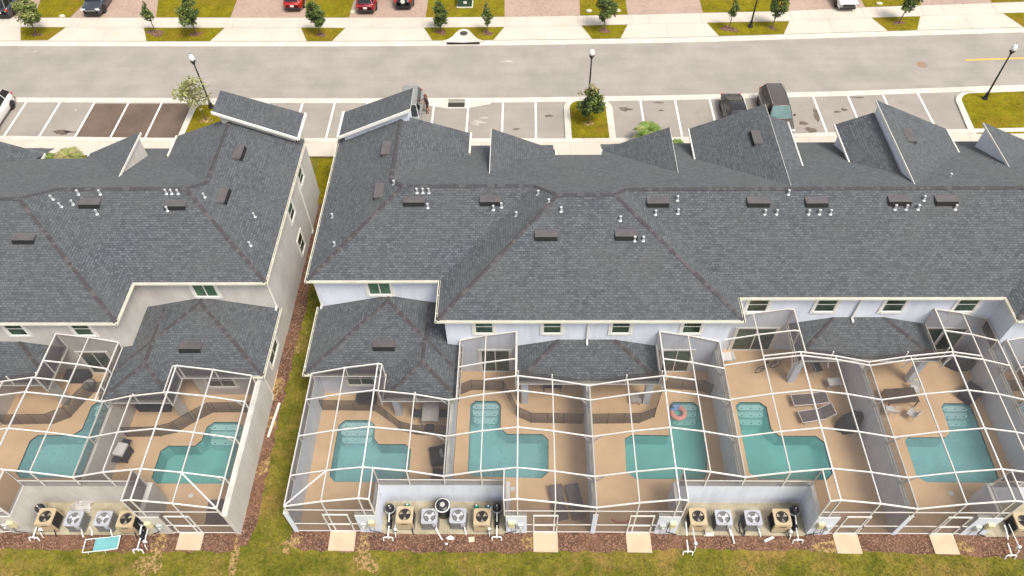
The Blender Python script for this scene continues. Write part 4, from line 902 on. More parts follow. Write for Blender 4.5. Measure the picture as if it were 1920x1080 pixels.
def condenser(tan):
    t = thing('air_conditioner', '', 'air conditioner', (0, 0, 0), 'outdoor air conditioner units', raw=True)
    w, d, h = (0.86, 0.88, 0.92) if tan else (0.84, 0.80, 0.80); rr = 0.31 if tan else 0.32
    base = roundsq(w-0.05, d-0.05, 0.05); body = M(); body.prism(base, 0.04, h-0.09)
    body.build('housing', 'ac_louvre' if tan else 'ac_grey_side', t, local=True)
    lv = M()
    for k in range(9): z = 0.1+k*(h-0.25)/9; lv.prism(roundsq(w-0.02, d-0.02, 0.06), z, z+0.02)
    lv.build('louvre', 'ac_louvre' if tan else 'ac_grey_side', t, local=True)
    if tan:
        for sx in (-1, 1): M().box((sx*(w/2-0.045), d/2-0.045, (h-0.05)/2), (0.085, 0.085, h-0.1)).build('corner_post', 'ac_tan', t, local=True)
        c = M()
        for sx in (-1, 1): c.box((sx*(w/2-0.045), -d/2+0.045, (h-0.05)/2), (0.085, 0.085, h-0.1))
        c.bx(-w/2+0.0, w/2, -d/2-0.012, -d/2+0.02, 0.05, h-0.1); c.build('casing', 'ac_tan', t, local=True)
        M().bx(-0.17, 0.17, -d/2-0.02, -d/2-0.013, h-0.24, h-0.17).build('hand_slot', 'dark_slot', t, local=True)
    else: M().bx(w/2-0.26, w/2-0.03, -d/2-0.03, -d/2+0.01, h-0.42, h-0.1).build('service_panel', 'ac_grey', t, local=True)
    M().prism(roundsq(w+0.06, d+0.06, 0.05), 0.0, 0.04).build('base', 'ac_grey_side', t, local=True)
    top = M(); plate_with_hole(top, roundsq(w, d, 0.09), h, rr, 0.09); top.build('top_panel', 'ac_tan' if tan else 'ac_grey', t, local=True)
    well = M(); well.lathe([(rr, h-0.04), (rr, h-0.085)], (0, 0, 0), 28); well.f = well.f[:28]; well.mi = well.mi[:28]; well.uv = well.uv[:28]
    well.add([(rr*math.cos(2*math.pi*k/28), rr*math.sin(2*math.pi*k/28), h-0.088) for k in range(28)], [list(range(28))]); well.build('well', 'fan_dark' if tan else 'ac_grey_side', t, local=True)
    for k in range(3):
        a = 2*math.pi*k/3+0.6; f = M(); pts = []
        for q, wd in ((0.05, 0.25), (0.6, 0.5), (0.93, 0.62)):
            for sg in (-1, 1): pts.append((rr*q*math.cos(a+sg*wd*0.62), rr*q*math.sin(a+sg*wd*0.62), h-0.045+0.012*sg))
        f.add(pts, [[0, 1, 3, 2], [2, 3, 5, 4]]); f.build('fan_blade', 'blade_tan' if tan else 'blade_silver', t, local=True)
    M().lathe([(0.085, h-0.07), (0.085, h-0.03), (0.03, h-0.02), (0, h-0.02)], (0, 0, 0), 14).build('fan_hub', 'fan_dark' if tan else 'blade_silver', t, local=True)
    g = M()
    for k in range(18): a = 2*math.pi*k/18; g.tube([(0.08*math.cos(a), 0.08*math.sin(a), h+0.012), (rr*1.02*math.cos(a), rr*1.02*math.sin(a), h+0.006)], 0.0035, 4)
    for q in (0.35, 0.68, 1.0): g.tube([(rr*q*math.cos(2*math.pi*k/28), rr*q*math.sin(2*math.pi*k/28), h+0.01) for k in range(29)], 0.004, 4)
    g.build('grille', 'ac_louvre' if tan else 'ac_grey', t, local=True)
    l_ = M(); l_.tube([(w/2-0.1, -d/2+0.02, 0.3), (w/2-0.06, -d/2-0.12, 0.18), (w/2, -d/2-0.3, 0.02)], 0.03, 6); l_.build('line_set', 'black_plastic' if tan else 'pvc_white', t, local=True)
    return t
AT, AG = condenser(True), condenser(False)
BAYS = {'B': 'in the bay with the black heater', 'C': 'in the bay below the fourth pool', 'A': 'in the beige bay behind the turquoise lounger'}
lst = [(AT, -9.69, 0.55, 0, 'tan air conditioner left of the small grey one, ' + BAYS['B']), (AG, -8.42, 0.52, 0.02, 'small grey air conditioner left of the heater, ' + BAYS['B']), (AG, -6.95, 0.55, -0.02, 'grey air conditioner right of the heater, ' + BAYS['B']), (AT, -5.7, 0.45, 0.0, 'tan air conditioner beside the green jugs, ' + BAYS['B']),
       (AT, 5.9-0.54, 0.52, 0, 'tan air conditioner at the left end, ' + BAYS['C']), (AG, 6.68, 0.52, 0, 'grey air conditioner right of the left tan one, ' + BAYS['C']), (AG, 8.19, 0.52, 0, 'grey air conditioner with a looped black hose, ' + BAYS['C']), (AT, 9.62, 0.5, 0, 'tan air conditioner at the right end, ' + BAYS['C']),
       (AT, -28.37, 0.36, 0, 'tan air conditioner at the left end, ' + BAYS['A']), (AG, -26.92, 0.30, 0, 'grey air conditioner before the crumpled sheet, ' + BAYS['A']), (AG, -25.39, 0.32, 0, 'pale grey air conditioner standing clear, ' + BAYS['A']), (AT, -24.1, 0.26, 0, 'tan air conditioner at the right end, ' + BAYS['A']), (AT, 21.75, 0.35, 0, 'tan air conditioner in the bay cut by the right edge')]
seen = set()
for o, x, y, rz, lb in lst:
    if o not in seen: seen.add(o); o.location = (x, y, -0.02); o.rotation_euler = (0, 0, rz); o['label'] = lb
    else: dup(o, (x, y, -0.02), lb, rz)
# tall black heater
t = thing('water_heater', 'tall round black pool heater with a pale disc on top', 'heater', (-7.76, 1.0, 0))
M().lathe([(0.34, -0.02), (0.36, 0.1), (0.36, 0.95), (0.33, 1.0)], (-7.76, 1.0, 0), 28).build('tank', 'black_plastic', t, smooth=True)
M().lathe([(0.36, 0.965), (0.385, 0.965), (0.385, 1.0), (0.35, 1.0)], (-7.76, 1.0, 0), 28).build('rim', 'pvc_white', t)
M().lathe([(0.33, 1.001), (0.34, 1.04), (0.30, 1.09), (0.16, 1.1)], (-7.76, 1.0, 0), 28).build('lid', 'black_plastic', t, smooth=True)
M().lathe([(0.13, 1.1), (0.13, 1.13), (0.09, 1.14), (0, 1.14)], (-7.76, 1.0, 0), 18).build('cap', 'tabletop_grey', t)
def filterset():
    """egg shaped filter, pump in front of it and the white pipe work: three things"""
    f = thing('pool_filter', '', 'pool filter', (0, 0, 0), 'black pool filters in the equipment bays', raw=True)
    M().lathe([(0.16, 0), (0.2, 0.05), (0.24, 0.25), (0.25, 0.45), (0.245, 0.5)], (0, 0, 0), 20).build('tank', 'black_plastic', f, True, local=True)
    M().lathe([(0.25, 0.5), (0.27, 0.5), (0.27, 0.56), (0.25, 0.56)], (0, 0, 0), 20).build('clamp', 'galvanised', f, local=True)
    M().lathe([(0.25, 0.56), (0.24, 0.68), (0.19, 0.8), (0.1, 0.87), (0, 0.89)], (0, 0, 0), 20).build('dome', 'black_plastic', f, True, local=True)
    M().tube([(0, 0, 0.88), (0, 0, 0.96)], 0.03, 8).build('valve', 'pvc_white', f, local=True)
    p = thing('pool_pump', '', 'pool pump', (0, 0, 0), 'black pool pumps in the equipment bays', raw=True)
    M().lathe([(0.0, -0.3), (0.1, -0.29), (0.115, -0.2), (0.115, 0.0), (0.09, 0.05), (0.09, 0.12)], (0, 0, 0.2), 14, 0, 'y').build('motor', 'black_plastic', p, True, local=True)
    M().lathe([(0.12, 0.04), (0.13, 0.2), (0.12, 0.33), (0.13, 0.34), (0.13, 0.38), (0.0, 0.39)], (0, 0.22, 0), 14).build('strainer', 'black_plastic', p, True, local=True)
    M().bx(-0.11, 0.11, -0.25, 0.3, 0, 0.06).build('foot', 'black_plastic', p, local=True)
    w = thing('pool_piping', '', 'pipes', (0, 0, 0), 'white pool pipes in front of the bays', raw=True)
    r = 0.034
    M().tube([(0, 0.62, 0.62), (0, 0.4, 0.60), (0, 0.1, 0.52), (0, -0.05, 0.44)], r).build('riser', 'pvc_white', w, local=True)
    M().tube([(0, -0.2, 0.3), (0, -0.55, 0.28), (0, -0.75, 0.26), (0, -0.78, 0.05)], r).build('suction_pipe', 'pvc_white', w, local=True)
    M().tube([(-0.24, -0.86, -0.06), (-0.24, -0.8, 0.2), (-0.18, -0.78, 0.25), (0.18, -0.78, 0.25), (0.24, -0.8, 0.2), (0.24, -0.86, -0.06)], r).build('manifold', 'pvc_white', w, local=True)
    M().tube([(0.32, 0.72, 0.5), (0.34, 0.3, 0.5), (0.36, -0.2, 0.5), (0.38, -0.42, 0.46), (0.38, -0.62, 0.3), (0.36, -0.68, -0.06)], 0.026).build('return_pipe', 'pvc_white', w, local=True)
    M().lathe([(0.07, 0.0), (0.09, 0.02), (0.09, 0.2), (0.06, 0.26)], (0.38, -0.45, 0.32), 10).build('chlorinator', 'pvc_white', w, local=True)
    M().tube([(0.3, -0.5, 0.45), (0.46, -0.55, 0.42)], 0.04).build('valve', 'black_plastic', w, local=True)
    return f, p, w
FS = filterset(); first = True
for x, y, wh, fl in [(-10.55, 1.0, 'left end of the bay with the black heater', 1), (-4.95, 1.05, 'right end of the bay with the black heater', -1), (10.42, 0.98, 'right end of the bay below the fourth pool', -1), (4.75, 0.35, 'left wing of the bay below the fourth pool', 1),
                     (-29.0, 0.9, 'left end of the beige bay', 1), (-23.35, 0.30, 'right end of the beige bay', 1), (20.85, 0.25, 'bay cut by the right edge', 1)]:
    bits = (('black dome pool filter at the ', x, y), ('black pool pump at the ', x, y-0.62), ('white pool pipes at the ', x, y-0.62))
    if y < 0.5 and x > -20: bits = bits[2:]
    for (lb, a, b), src in zip(bits, FS if len(bits) == 3 else FS[2:]):
        if first: src.location = (a, b, -0.02); src['label'] = lb+wh
        else:
            c = dup(src, (a, b, -0.02), lb+wh); c.scale = (fl, 1, 1)
    first = False
# loose things lying round the bays
def jug(x, y, matn, lb):
    t = thing('chemical_jug', lb, 'jug', (x, y, -0.02), 'plastic jugs behind the tan air conditioner')
    M().lathe([(0.1, 0), (0.13, 0.02), (0.13, 0.26), (0.06, 0.34), (0.04, 0.38)], (x, y, -0.02), 12).build('bottle', matn, t, True); M().lathe([(0.045, 0.36), (0.045, 0.41), (0, 0.41)], (x, y, -0.02), 10).build('cap', 'pvc_white', t)
simple('jug_green', (0.03, 0.32, 0.24)); simple('jug_teal', (0.05, 0.30, 0.38))
jug(-6.05, 1.28, 'jug_green', 'green plastic jug behind the right tan air conditioner'); jug(-5.42, 1.24, 'jug_teal', 'blue plastic jug behind the right tan air conditioner'); jug(-9.7, 1.3, 'jug_green', 'green plastic jug behind the left tan air conditioner')
def pebble(x, y, s, lb, matn='rock', nm='rock', cat='rock'):
    rnd = random.Random(int(x*100+y*7)); m = M(); n = 8; prof = []
    vs = []
    for j, (rr, z) in enumerate(((0.8, 0), (1, 0.3), (0.8, 0.6), (0.3, 0.78))):
        for k in range(n): a = 2*math.pi*k/n; q = s*rr*rnd.uniform(0.75, 1.15); vs.append((x+q*math.cos(a)*1.3, y+q*math.sin(a)*0.8, G0+s*z*0.7))
    fs = [[n*j+k, n*j+(k+1) % n, n*j+n+(k+1) % n, n*j+n+k] for j in range(3) for k in range(n)] + [[3*n+k for k in range(n)]]
    m.add(vs, fs); tag(m.build(nm, matn), lb, cat)
pebble(-7.35, -0.32, 0.16, 'white chunk of foam on the mulch below the heater', 'pvc_white', 'foam_scrap', 'litter'); pebble(-7.55, -0.62, 0.07, 'tiny white scrap on the mulch edge below the heater', 'pvc_white', 'foam_scrap', 'litter')
t = thing('stepping_stone', 'small square pale paver on the mulch below the right tan unit', 'paver', (-6.25, -0.4, 0)); M().box((-6.25, -0.4, G0+0.03), (0.3, 0.26, 0.06), 0.12).build('slab', 'rock', t)
tag(M().tube([(8.75, -0.42, G0+0.05), (9.25, -0.2, G0+0.05)], 0.07, 10).build('pipe_offcut', 'pvc_white'), 'short white pipe offcut lying on the mulch below the fourth pool', 'pipe')
tag(M().box((5.95, -0.1, 0.02), (0.5, 0.16, 0.1), 0.05).build('wood_offcut', 'gutter_cream'), 'pale wooden block in front of the left tan unit', 'wood block')
tag(M().tube([(-8.15, 0.1, 0.1), (-8.0, -0.1, 0.12), (-7.75, -0.45, 0.0)], 0.035).build('drain_hose', 'pvc_white'), 'white hose leading from the small grey unit to the mulch', 'hose')
tag(M().tube([(7.65, 0.6, 0.5), (7.5, 0.3, 0.35), (7.55, 0.0, 0.15), (7.75, -0.15, 0.05), (7.85, 0.1, 0.05)], 0.05).build('drain_hose', 'black_plastic'), 'looped black hose beside the grey unit below the fourth pool', 'hose')
tag(M().tube([(7.1, 0.12, 0.1), (7.15, -0.2, 0.1), (7.2, -0.55, -0.02)], 0.035).build('drain_hose', 'pvc_white'), 'white hose in front of the left grey unit below the fourth pool', 'hose')
tag(M().tube([(-26.3, 0.1, 0.1), (-26.1, -0.1, 0.08), (-26.1, -0.3, -0.02)], 0.035).build('drain_hose', 'pvc_white'), 'white hose at the foot of the beige bay', 'hose')
m = M(); rnd = random.Random(3); gx = 7
vs = []
for i in range(gx):
    for j in range(gx): vs.append((-27.75+1.1*i/(gx-1)+rnd.uniform(-.08, .08), 0.9+0.6*j/(gx-1), max(0.0, 0.4-abs(i-3)*0.12+rnd.uniform(-0.12, 0.12))*(0.5+0.5*j/(gx-1))))
m.add(vs, [[i*gx+j, (i+1)*gx+j, (i+1)*gx+j+1, i*gx+j+1] for i in range(gx-1) for j in range(gx-1)]); tag(m.build('plastic_sheet', 'tabletop_grey'), 'crumpled white plastic sheet heaped behind the grey unit in the beige bay', 'sheet')

# ------------------------------------------------------------------ furniture
def lounger(name, lb, loc, rz, fm, sm, back=30, group=None, L=1.9, Wd=0.66, h=0.34, gap=0.02):
    t = thing(name, lb, 'sun lounger', loc, group, rz, raw=True)
    hb = L*0.36; a = R(back); y0 = -L/2; yb = L/2-hb; top = (yb+hb*math.cos(a), h+hb*math.sin(a))
    for s_ in (-1, 1):
        M().tube([(s_*Wd/2, y0, h), (s_*Wd/2, yb, h), (s_*Wd/2, top[0], top[1])], 0.024).build('frame', fm, t, local=True)
        for y in (y0+0.28, yb-0.02): M().tube([(s_*Wd/2, y, h), (s_*Wd/2, y-0.1, 0.0)], 0.022).build('leg', fm, t, local=True)
    M().tube([(-Wd/2, y0, h), (Wd/2, y0, h)], 0.024).build('crossbar', fm, t, local=True); M().tube([(-Wd/2, top[0], top[1]), (Wd/2, top[0], top[1])], 0.024).build('crossbar', fm, t, local=True)
    s = M(); i = Wd/2-0.02
    for (ya, za, yb_, zb) in ((y0+gap, h, yb, h), (yb, h, top[0], top[1])):
        s.add([(-i, ya, za+0.015), (i, ya, za+0.015), (i, yb_, zb+0.015), (-i, yb_, zb+0.015), (-i, ya, za-0.012), (i, ya, za-0.012), (i, yb_, zb-0.012), (-i, yb_, zb-0.012)], [[0, 1, 2, 3], [7, 6, 5, 4], [0, 4, 5, 1], [1, 5, 6, 2], [2, 6, 7, 3], [3, 7, 4, 0]])
    s.build('sling', sm, t, local=True)
    return t
g = 'grey loungers lying on the pool decks'
lounger('sun_lounger', 'grey lounger lying on the deck of the second pool, left of the pair', (-1.72, 1.45, 0), R(10), 'sling_grey', 'sling_grey', 12, g)
lounger('sun_lounger', 'grey lounger lying beside the middle party wall, right of the pair', (-0.82, 1.5, 0), R(12), 'sling_grey', 'sling_grey', 12, g)
lounger('sun_lounger', 'grey sling lounger nearer the house beside the fourth pool', (12.85, 7.72, 0), R(-86), 'aluminium_white', 'sling_grey', 14, g, 2.0, 0.72)
lounger('sun_lounger', 'grey sling lounger with raised back next to the fourth pool water', (13.05, 6.72, 0), R(-80), 'aluminium_white', 'sling_grey', 38, g, 2.0, 0.72)
lounger('sun_lounger', 'white framed turquoise lounger left on the mulch edge of the beige row', (-25.25, -0.85, G0), R(-84), 'pvc_white', 'sling_turquoise', 8, None, 1.8, 0.68, 0.32, 0.52)
def chair(lb, loc, rz, fm, sm, group, arms=True):
    t = thing('chair', lb, 'chair', loc, group, rz, raw=True)
    for sx in (-1, 1):
        for y, dy in ((-0.2, -0.04), (0.2, 0.05)): M().tube([(sx*0.23, y, 0.44), (sx*0.25, y+dy, 0)], 0.018, 6).build('leg', fm, t, local=True)
        if arms: M().tube([(sx*0.25, -0.2, 0.44), (sx*0.27, -0.2, 0.64), (sx*0.27, 0.22, 0.66)], 0.018, 6).build('arm', fm, t, local=True)
    M().box((0, 0, 0.45), (0.5, 0.48, 0.05)).build('seat', sm, t, local=True, bevel=0.015)
    M().box((0, 0.26, 0.68), (0.5, 0.05, 0.46), 0, 0, R(-12)).build('backrest', sm, t, local=True, bevel=0.015)
    return t
gc = 'white chairs round the brown table'
chair('white armchair on the pool side left of the brown table', (17.2, 6.95, 0), R(170), 'furniture_white', 'furniture_white', gc)
chair('white armchair pulled out towards the fifth pool', (18.35, 6.75, 0), R(-140), 'furniture_white', 'furniture_white', gc)
chair('white armchair by the column behind the brown table', (19.0, 8.35, 0), R(-20), 'furniture_white', 'furniture_white', gc)
def table(lb, loc, w, d, tm, lm_, h=0.73, rz=0.0):
    t = thing('table', lb, 'table', loc, None, rz, raw=True)
    M().bx(-w/2, w/2, -d/2, d/2, h-0.04, h).build('tabletop', tm, t, local=True, bevel=0.01)
    for sx in (-1, 1):
        for sy in (-1, 1): M().bx(sx*(w/2-0.06)-0.025, sx*(w/2-0.06)+0.025, sy*(d/2-0.06)-0.025, sy*(d/2-0.06)+0.025, 0, h-0.042).build('leg', lm_, t, local=True)
    return t
table('brown dining table under the screen of the fifth pool deck', (17.95, 7.75, 0), 1.75, 0.95, 'fabric_brown', 'fabric_brown', rz=R(4))
table('pale grey dining table on the deck beside the end pool', (-8.85, 6.62, 0), 0.95, 1.15, 'tabletop_grey', 'furniture_white')
gd = 'dark chairs round the pale grey table'
for x, y, a, lb in ((-8.85, 5.78, 180, 'dark chair at the pool end of the pale grey table'), (-9.55, 6.7, 90, 'dark chair on the left side of the pale grey table'), (-8.15, 6.7, -90, 'dark chair on the right side of the pale grey table')): chair(lb, (x, y, 0), R(a), 'furniture_white', 'fabric_dark', gd, False)
def armchair(lb, loc, rz, pillow=True):
    t = thing('armchair', lb, 'armchair', loc, 'dark armchairs by the party wall', rz, raw=True)
    M().box((0, 0, 0.22), (0.85, 0.8, 0.36)).build('seat', 'fabric_dark', t, local=True, bevel=0.04)
    M().box((0, 0.38, 0.5), (0.85, 0.16, 0.6), 0, 0, R(-10)).build('backrest', 'fabric_dark', t, local=True, bevel=0.04)
    for s_ in (-1, 1): M().box((s_*0.42, 0, 0.34), (0.14, 0.8, 0.56)).build('arm', 'fabric_dark', t, local=True, bevel=0.04)
    if pillow: M().box((0.02, 0.24, 0.56), (0.5, 0.14, 0.3), 0.1, 0, R(-20)).build('cushion', 'tabletop_grey', t, local=True, bevel=0.05)
armchair('dark armchair with a pale cushion between the end pool and the party wall', (-8.3, 4.1, 0), R(-78)); armchair('dark armchair close behind the bay with the black heater', (-8.15, 2.75, 0), R(-100), False)
def side_table(lb, loc, s=0.5, h=0.5):
    t = thing('side_table', lb, 'table', loc, None, 0.1, raw=True)
    M().box((0, 0, h), (s*1.5, s, 0.04)).build('tabletop', 'furniture_white', t, local=True, bevel=0.01); M().box((0, 0, h-0.17), (s*1.3, s*0.85, 0.03)).build('shelf', 'furniture_white', t, local=True)
    for sx in (-1, 1):
        for sy in (-1, 1): M().tube([(sx*s*0.7, sy*s*0.42, h-0.02), (sx*s*0.72, sy*s*0.44, 0)], 0.02, 6).build('leg', 'furniture_white', t, local=True)
side_table('white side table near the wall behind the two grey loungers', (14.5, 8.8, 0)); side_table('white shelf table against the wall left of the fourth house door', (8.55, 10.4, 0), 0.55, 0.75)
chair('black sling chair with white legs under the roof behind the grey loungers', (13.75, 9.75, 0), R(15), 'aluminium_white', 'fabric_dark', None)
def grill(lb, loc, rz, cover):
    t = thing('barbecue', lb, 'barbecue', loc, None, rz, raw=True)
    if cover:
        m = M(); rnd = random.Random(5); prof = [(0.62, 0), (0.6, 0.3), (0.56, 0.7), (0.45, 1.0), (0.25, 1.12)]; n = 20; vs = []
        for r_, z in prof:
            for k in range(n): a = 2*math.pi*k/n; q = r_*(1+0.1*math.sin(3*a+z*3)+0.06*math.sin(7*a))*rnd.uniform(0.95, 1.05); c, s_ = math.cos(a), math.sin(a); e = (abs(c)**3+abs(s_)**3)**(-1/3); vs.append((q*c*e*1.25, q*s_*e*0.72, z))
        m.add(vs, [[n*i+k, n*i+(k+1) % n, n*i+n+(k+1) % n, n*i+n+k] for i in range(len(prof)-1) for k in range(n)] + [[n*(len(prof)-1)+k for k in range(n)]]); m.build('cover', 'fabric_dark', t, local=True)
        for sx in (-1, 1): M().lathe([(0.0, -0.03), (0.09, -0.03), (0.09, 0.03), (0, 0.03)], (sx*0.5, -0.3, 0.09), 12, 0, 'x').build('wheel', 'tyre', t, local=True)
    else:
        M().bx(-0.4, 0.4, -0.26, 0.26, 0.12, 0.8).build('cabinet', 'fabric_dark', t, local=True, bevel=0.02); M().bx(-0.38, 0.38, -0.28, 0.28, 0.8, 1.05).build('lid', 'furniture_white', t, local=True, bevel=0.06)
        for sx in (-1, 1): M().bx(sx*0.55-0.15, sx*0.55+0.15, -0.24, 0.24, 0.76, 0.8).build('side_shelf', 'fabric_dark', t, local=True)
        M().tube([(-0.25, -0.31, 0.92), (0.25, -0.31, 0.92)], 0.015, 6).build('handle', 'chrome', t, local=True)
        for sx in (-1, 1):
            for sy in (-1, 1): M().lathe([(0.0, -0.025), (0.06, -0.025), (0.06, 0.025), (0, 0.025)], (sx*0.33, sy*0.2, 0.06), 10, 0, 'x').build('castor', 'tyre', t, local=True)
grill('barbecue on castors with a white lid on the beige end deck', (-25.7, 4.15, 0), R(80), False)
grill('barbecue under a black cover beside the grey loungers', (14.75, 6.2, 0), R(28), True)
grill('tall barbecue under a black cover in the corner by the fifth pool house', (22.2, 10.3, 0), R(-15), True)
def cushion_stack(lb, loc, w, d, h, rz, nm='storage_box', cat='storage box', mt='fabric_dark'):
    t = thing(nm, lb, cat, loc, None, rz, raw=True)
    M().box((0, 0, h/2), (w, d, h)).build('body', mt, t, local=True, bevel=0.04); M().box((0, 0, h+0.025), (w+0.05, d+0.05, 0.05)).build('lid', mt, t, local=True, bevel=0.02)
cushion_stack('low dark storage chest set askew against the wall right of the fifth pool', (22.15, 8.15, 0), 1.2, 0.85, 0.45, R(40))
cushion_stack('flat dark folded cover laid on the deck by the beige end door', (-19.7, 0.95, 0), 1.15, 1.3, 0.18, R(6), 'folded_cover', 'cover', 'sling_grey')
cushion_stack('dark grey sofa on the covered porch of the beige end house', (-25.0, 7.4, 0), 1.9, 0.85, 0.55, R(0), 'sofa', 'sofa')
cushion_stack('dark chest by the window wall behind the end pool of the white row', (-12.7, 7.75, 0), 1.1, 0.55, 0.5, R(0))
cushion_stack('dark bench against the house wall on the left beige porch', (-30.2, 9.2, 0), 1.3, 0.6, 0.6, R(0), 'bench', 'bench')
t = thing('round_chair', 'round pale chair beside the sliding door of the left beige house', 'chair', (-29.3, 8.6, 0))
M().lathe([(0.26, 0), (0.24, 0.1), (0.36, 0.4), (0.38, 0.45), (0.34, 0.45)], (-29.3, 8.6, 0), 18).build('base', 'fabric_dark', t, True); M().lathe([(0.33, 0.44), (0.33, 0.52), (0.2, 0.55), (0, 0.55)], (-29.3, 8.6, 0), 18).build('cushion', 'tabletop_grey', t, True)
table('dark low table under the porch roof beyond the middle wall, left side', (-1.9, 8.7, 0), 1.1, 0.7, 'fabric_dark', 'fabric_dark', 0.5); table('pale low table by the column on the porch right of the middle wall', (2.9, 7.7, 0), 0.6, 0.5, 'tabletop_grey', 'furniture_white', 0.45)
# bicycle on the porch of house four
t = thing('bicycle', 'black bicycle leaning on the porch wall of the fourth house', 'bicycle', (10.9, 9.9, 0), None, R(20), raw=True)
for sx in (-0.52, 0.52):
    w = M(); w.tube([(sx+0.33*math.cos(2*math.pi*k/24), 0, 0.34+0.33*math.sin(2*math.pi*k/24)) for k in range(25)], 0.022, 6)
    wh = w.build('wheel', 'tyre', t, local=True); sp = M()
    for k in range(8): a = math.pi*k/8; sp.tube([(sx+0.32*math.cos(a), 0, 0.34+0.32*math.sin(a)), (sx-0.32*math.cos(a), 0, 0.34-0.32*math.sin(a))], 0.004, 4)
    sp.build('spokes', 'chrome', wh, local=True)
f = M(); 
for a, b in (((-0.52, 0, 0.34), (-0.12, 0, 0.32)), ((-0.12, 0, 0.32), (0.38, 0, 0.72)), ((-0.2, 0, 0.8), (0.36, 0, 0.8)), ((-0.12, 0, 0.32), (-0.22, 0, 0.92)), ((-0.2, 0, 0.78), (-0.52, 0, 0.34)), ((0.34, 0, 0.95), (0.52, 0, 0.34))): f.tube([a, b], 0.02, 6)
f.build('frame', 'black_plastic', t, local=True); M().box((-0.23, 0, 0.95), (0.26, 0.14, 0.05)).build('saddle', 'black_plastic', t, local=True, bevel=0.02); M().tube([(0.3, -0.3, 1.0), (0.36, -0.1, 0.97), (0.36, 0.1, 0.97), (0.3, 0.3, 1.0)], 0.016, 6).build('handlebar', 'black_plastic', t, local=True)
# swim ring
t = thing('swim_ring', 'pink and blue inflatable swim ring floating on the pool steps', 'swim ring', (5.3, 7.0, -0.02)); N = 28
def torus(m, a0, a1, mi=0, Rr=0.36, r=0.15, c=(5.3, 7.0, 0.0)):
    k = max(3, int(N*(a1-a0)/360)); vs = []
    for i in range(k+1):
        a = R(a0+(a1-a0)*i/k)
        for j in range(12): b = 2*math.pi*j/12; q = Rr+r*math.cos(b); vs.append((c[0]+q*math.cos(a), c[1]+q*math.sin(a), c[2]+r*math.sin(b)))
    m.add(vs, [[12*i+j, 12*i+(j+1) % 12, 12*i+12+(j+1) % 12, 12*i+12+j] for i in range(k) for j in range(12)], mi)
m = M(); torus(m, -190, 80); m.build('ring', 'float_pink', t, True); m = M(); torus(m, 80, 170, 0, 0.36, 0.153); m.build('blue_patch', 'float_blue', t, True)
m = M(); m.lathe([(0.02, 0), (0.12, 0.05), (0.15, 0.16), (0.1, 0.26), (0, 0.3)], (5.1, 7.32, 0.05), 12); m.lathe([(0.0, -0.15), (0.1, -0.1), (0.11, 0.05), (0, 0.12)], (5.32, 7.36, 0.14), 10, 0, 'x'); m.build('head', 'float_blue', t, True)
tag(M().tube([(1.0, 0.68, 0.025), (1.3, 0.52, 0.025), (1.7, 0.52, 0.025), (2.0, 0.68, 0.025), (2.2, 0.95, 0.025)], 0.03, 8).build('garden_hose', 'hose_red'), 'short red hose curved on the deck of the swim ring pool', 'hose')
for x, y, lb in ((-4.15, 2.35, 'second'), (2.6+1.9, 2.45, 'third'), (17.9+1.2, 2.2, 'fifth')):
    tag(M().lathe([(0.13, 0.003), (0.13, 0.012), (0.0, 0.014)], (x, y, 0), 16).build('skimmer_lid', 'pvc_white'), 'round white skimmer lid in the deck by the %s pool of the white row' % lb, 'lid')
tag(M().lathe([(0.13, 0.003), (0.13, 0.012), (0.0, 0.014)], (-21.5, 1.9, 0), 16).build('skimmer_lid', 'pvc_white'), 'round white skimmer lid in the deck by the beige end pool', 'lid')
# white board on the grass by the beige wall
tag(M().bar((-17.85, 7.6, G0+0.06), (-18.05, 5.4, G0+0.06), 0.12, 0.1).build('plank', 'gutter_cream'), 'long pale plank lying along the foot of the beige end wall', 'plank')

# ------------------------------------------------------------------ street: lamps, trees, plants
def lamp():
    t = thing('street_lamp', '', 'street lamp', (0, 0, 0), 'black street lamps with white globes', raw=True)
    M().lathe([(0.24, 0), (0.24, 0.05), (0.17, 0.1), (0.14, 0.45), (0.1, 0.6), (0.085, 0.65)], (0, 0, 0), 14).build('base', 'lamp_black', t, True, local=True)
    M().lathe([(0.075, 0.6), (0.055, 4.1)], (0, 0, 0), 12).build('pole', 'lamp_black', t, True, local=True)
    M().lathe([(0.06, 4.08), (0.1, 4.14), (0.1, 4.2), (0.2, 4.34), (0.21, 4.4), (0.15, 4.42)], (0, 0, 0), 14).build('fitter', 'lamp_black', t, True, local=True)
    M().lathe([(0.13, 4.42), (0.2, 4.54), (0.21, 4.66), (0.17, 4.82), (0.09, 4.95), (0.03, 5.0)], (0, 0, 0), 16).build('globe', 'lamp_globe', t, True, local=True)
    M().lathe([(0.03, 5.0), (0.04, 5.03), (0.02, 5.08), (0, 5.1)], (0, 0, 0), 8).build('finial', 'lamp_black', t, local=True)
    return t
LP = lamp(); LP.location = (-29.0, 34.98, 0.09); LP['label'] = 'street lamp beside the sparse tree on the island by the dark stalls'
dup(LP, (1.6, 35.3, 0.09), 'street lamp behind the bushy tree on the middle parking island')
dup(LP, (33.35, 35.5, 0.09), 'street lamp on the large grass island at the right')
dup(LP, (16.6, 46.0, 0.05), 'street lamp between two trees on the far verge')

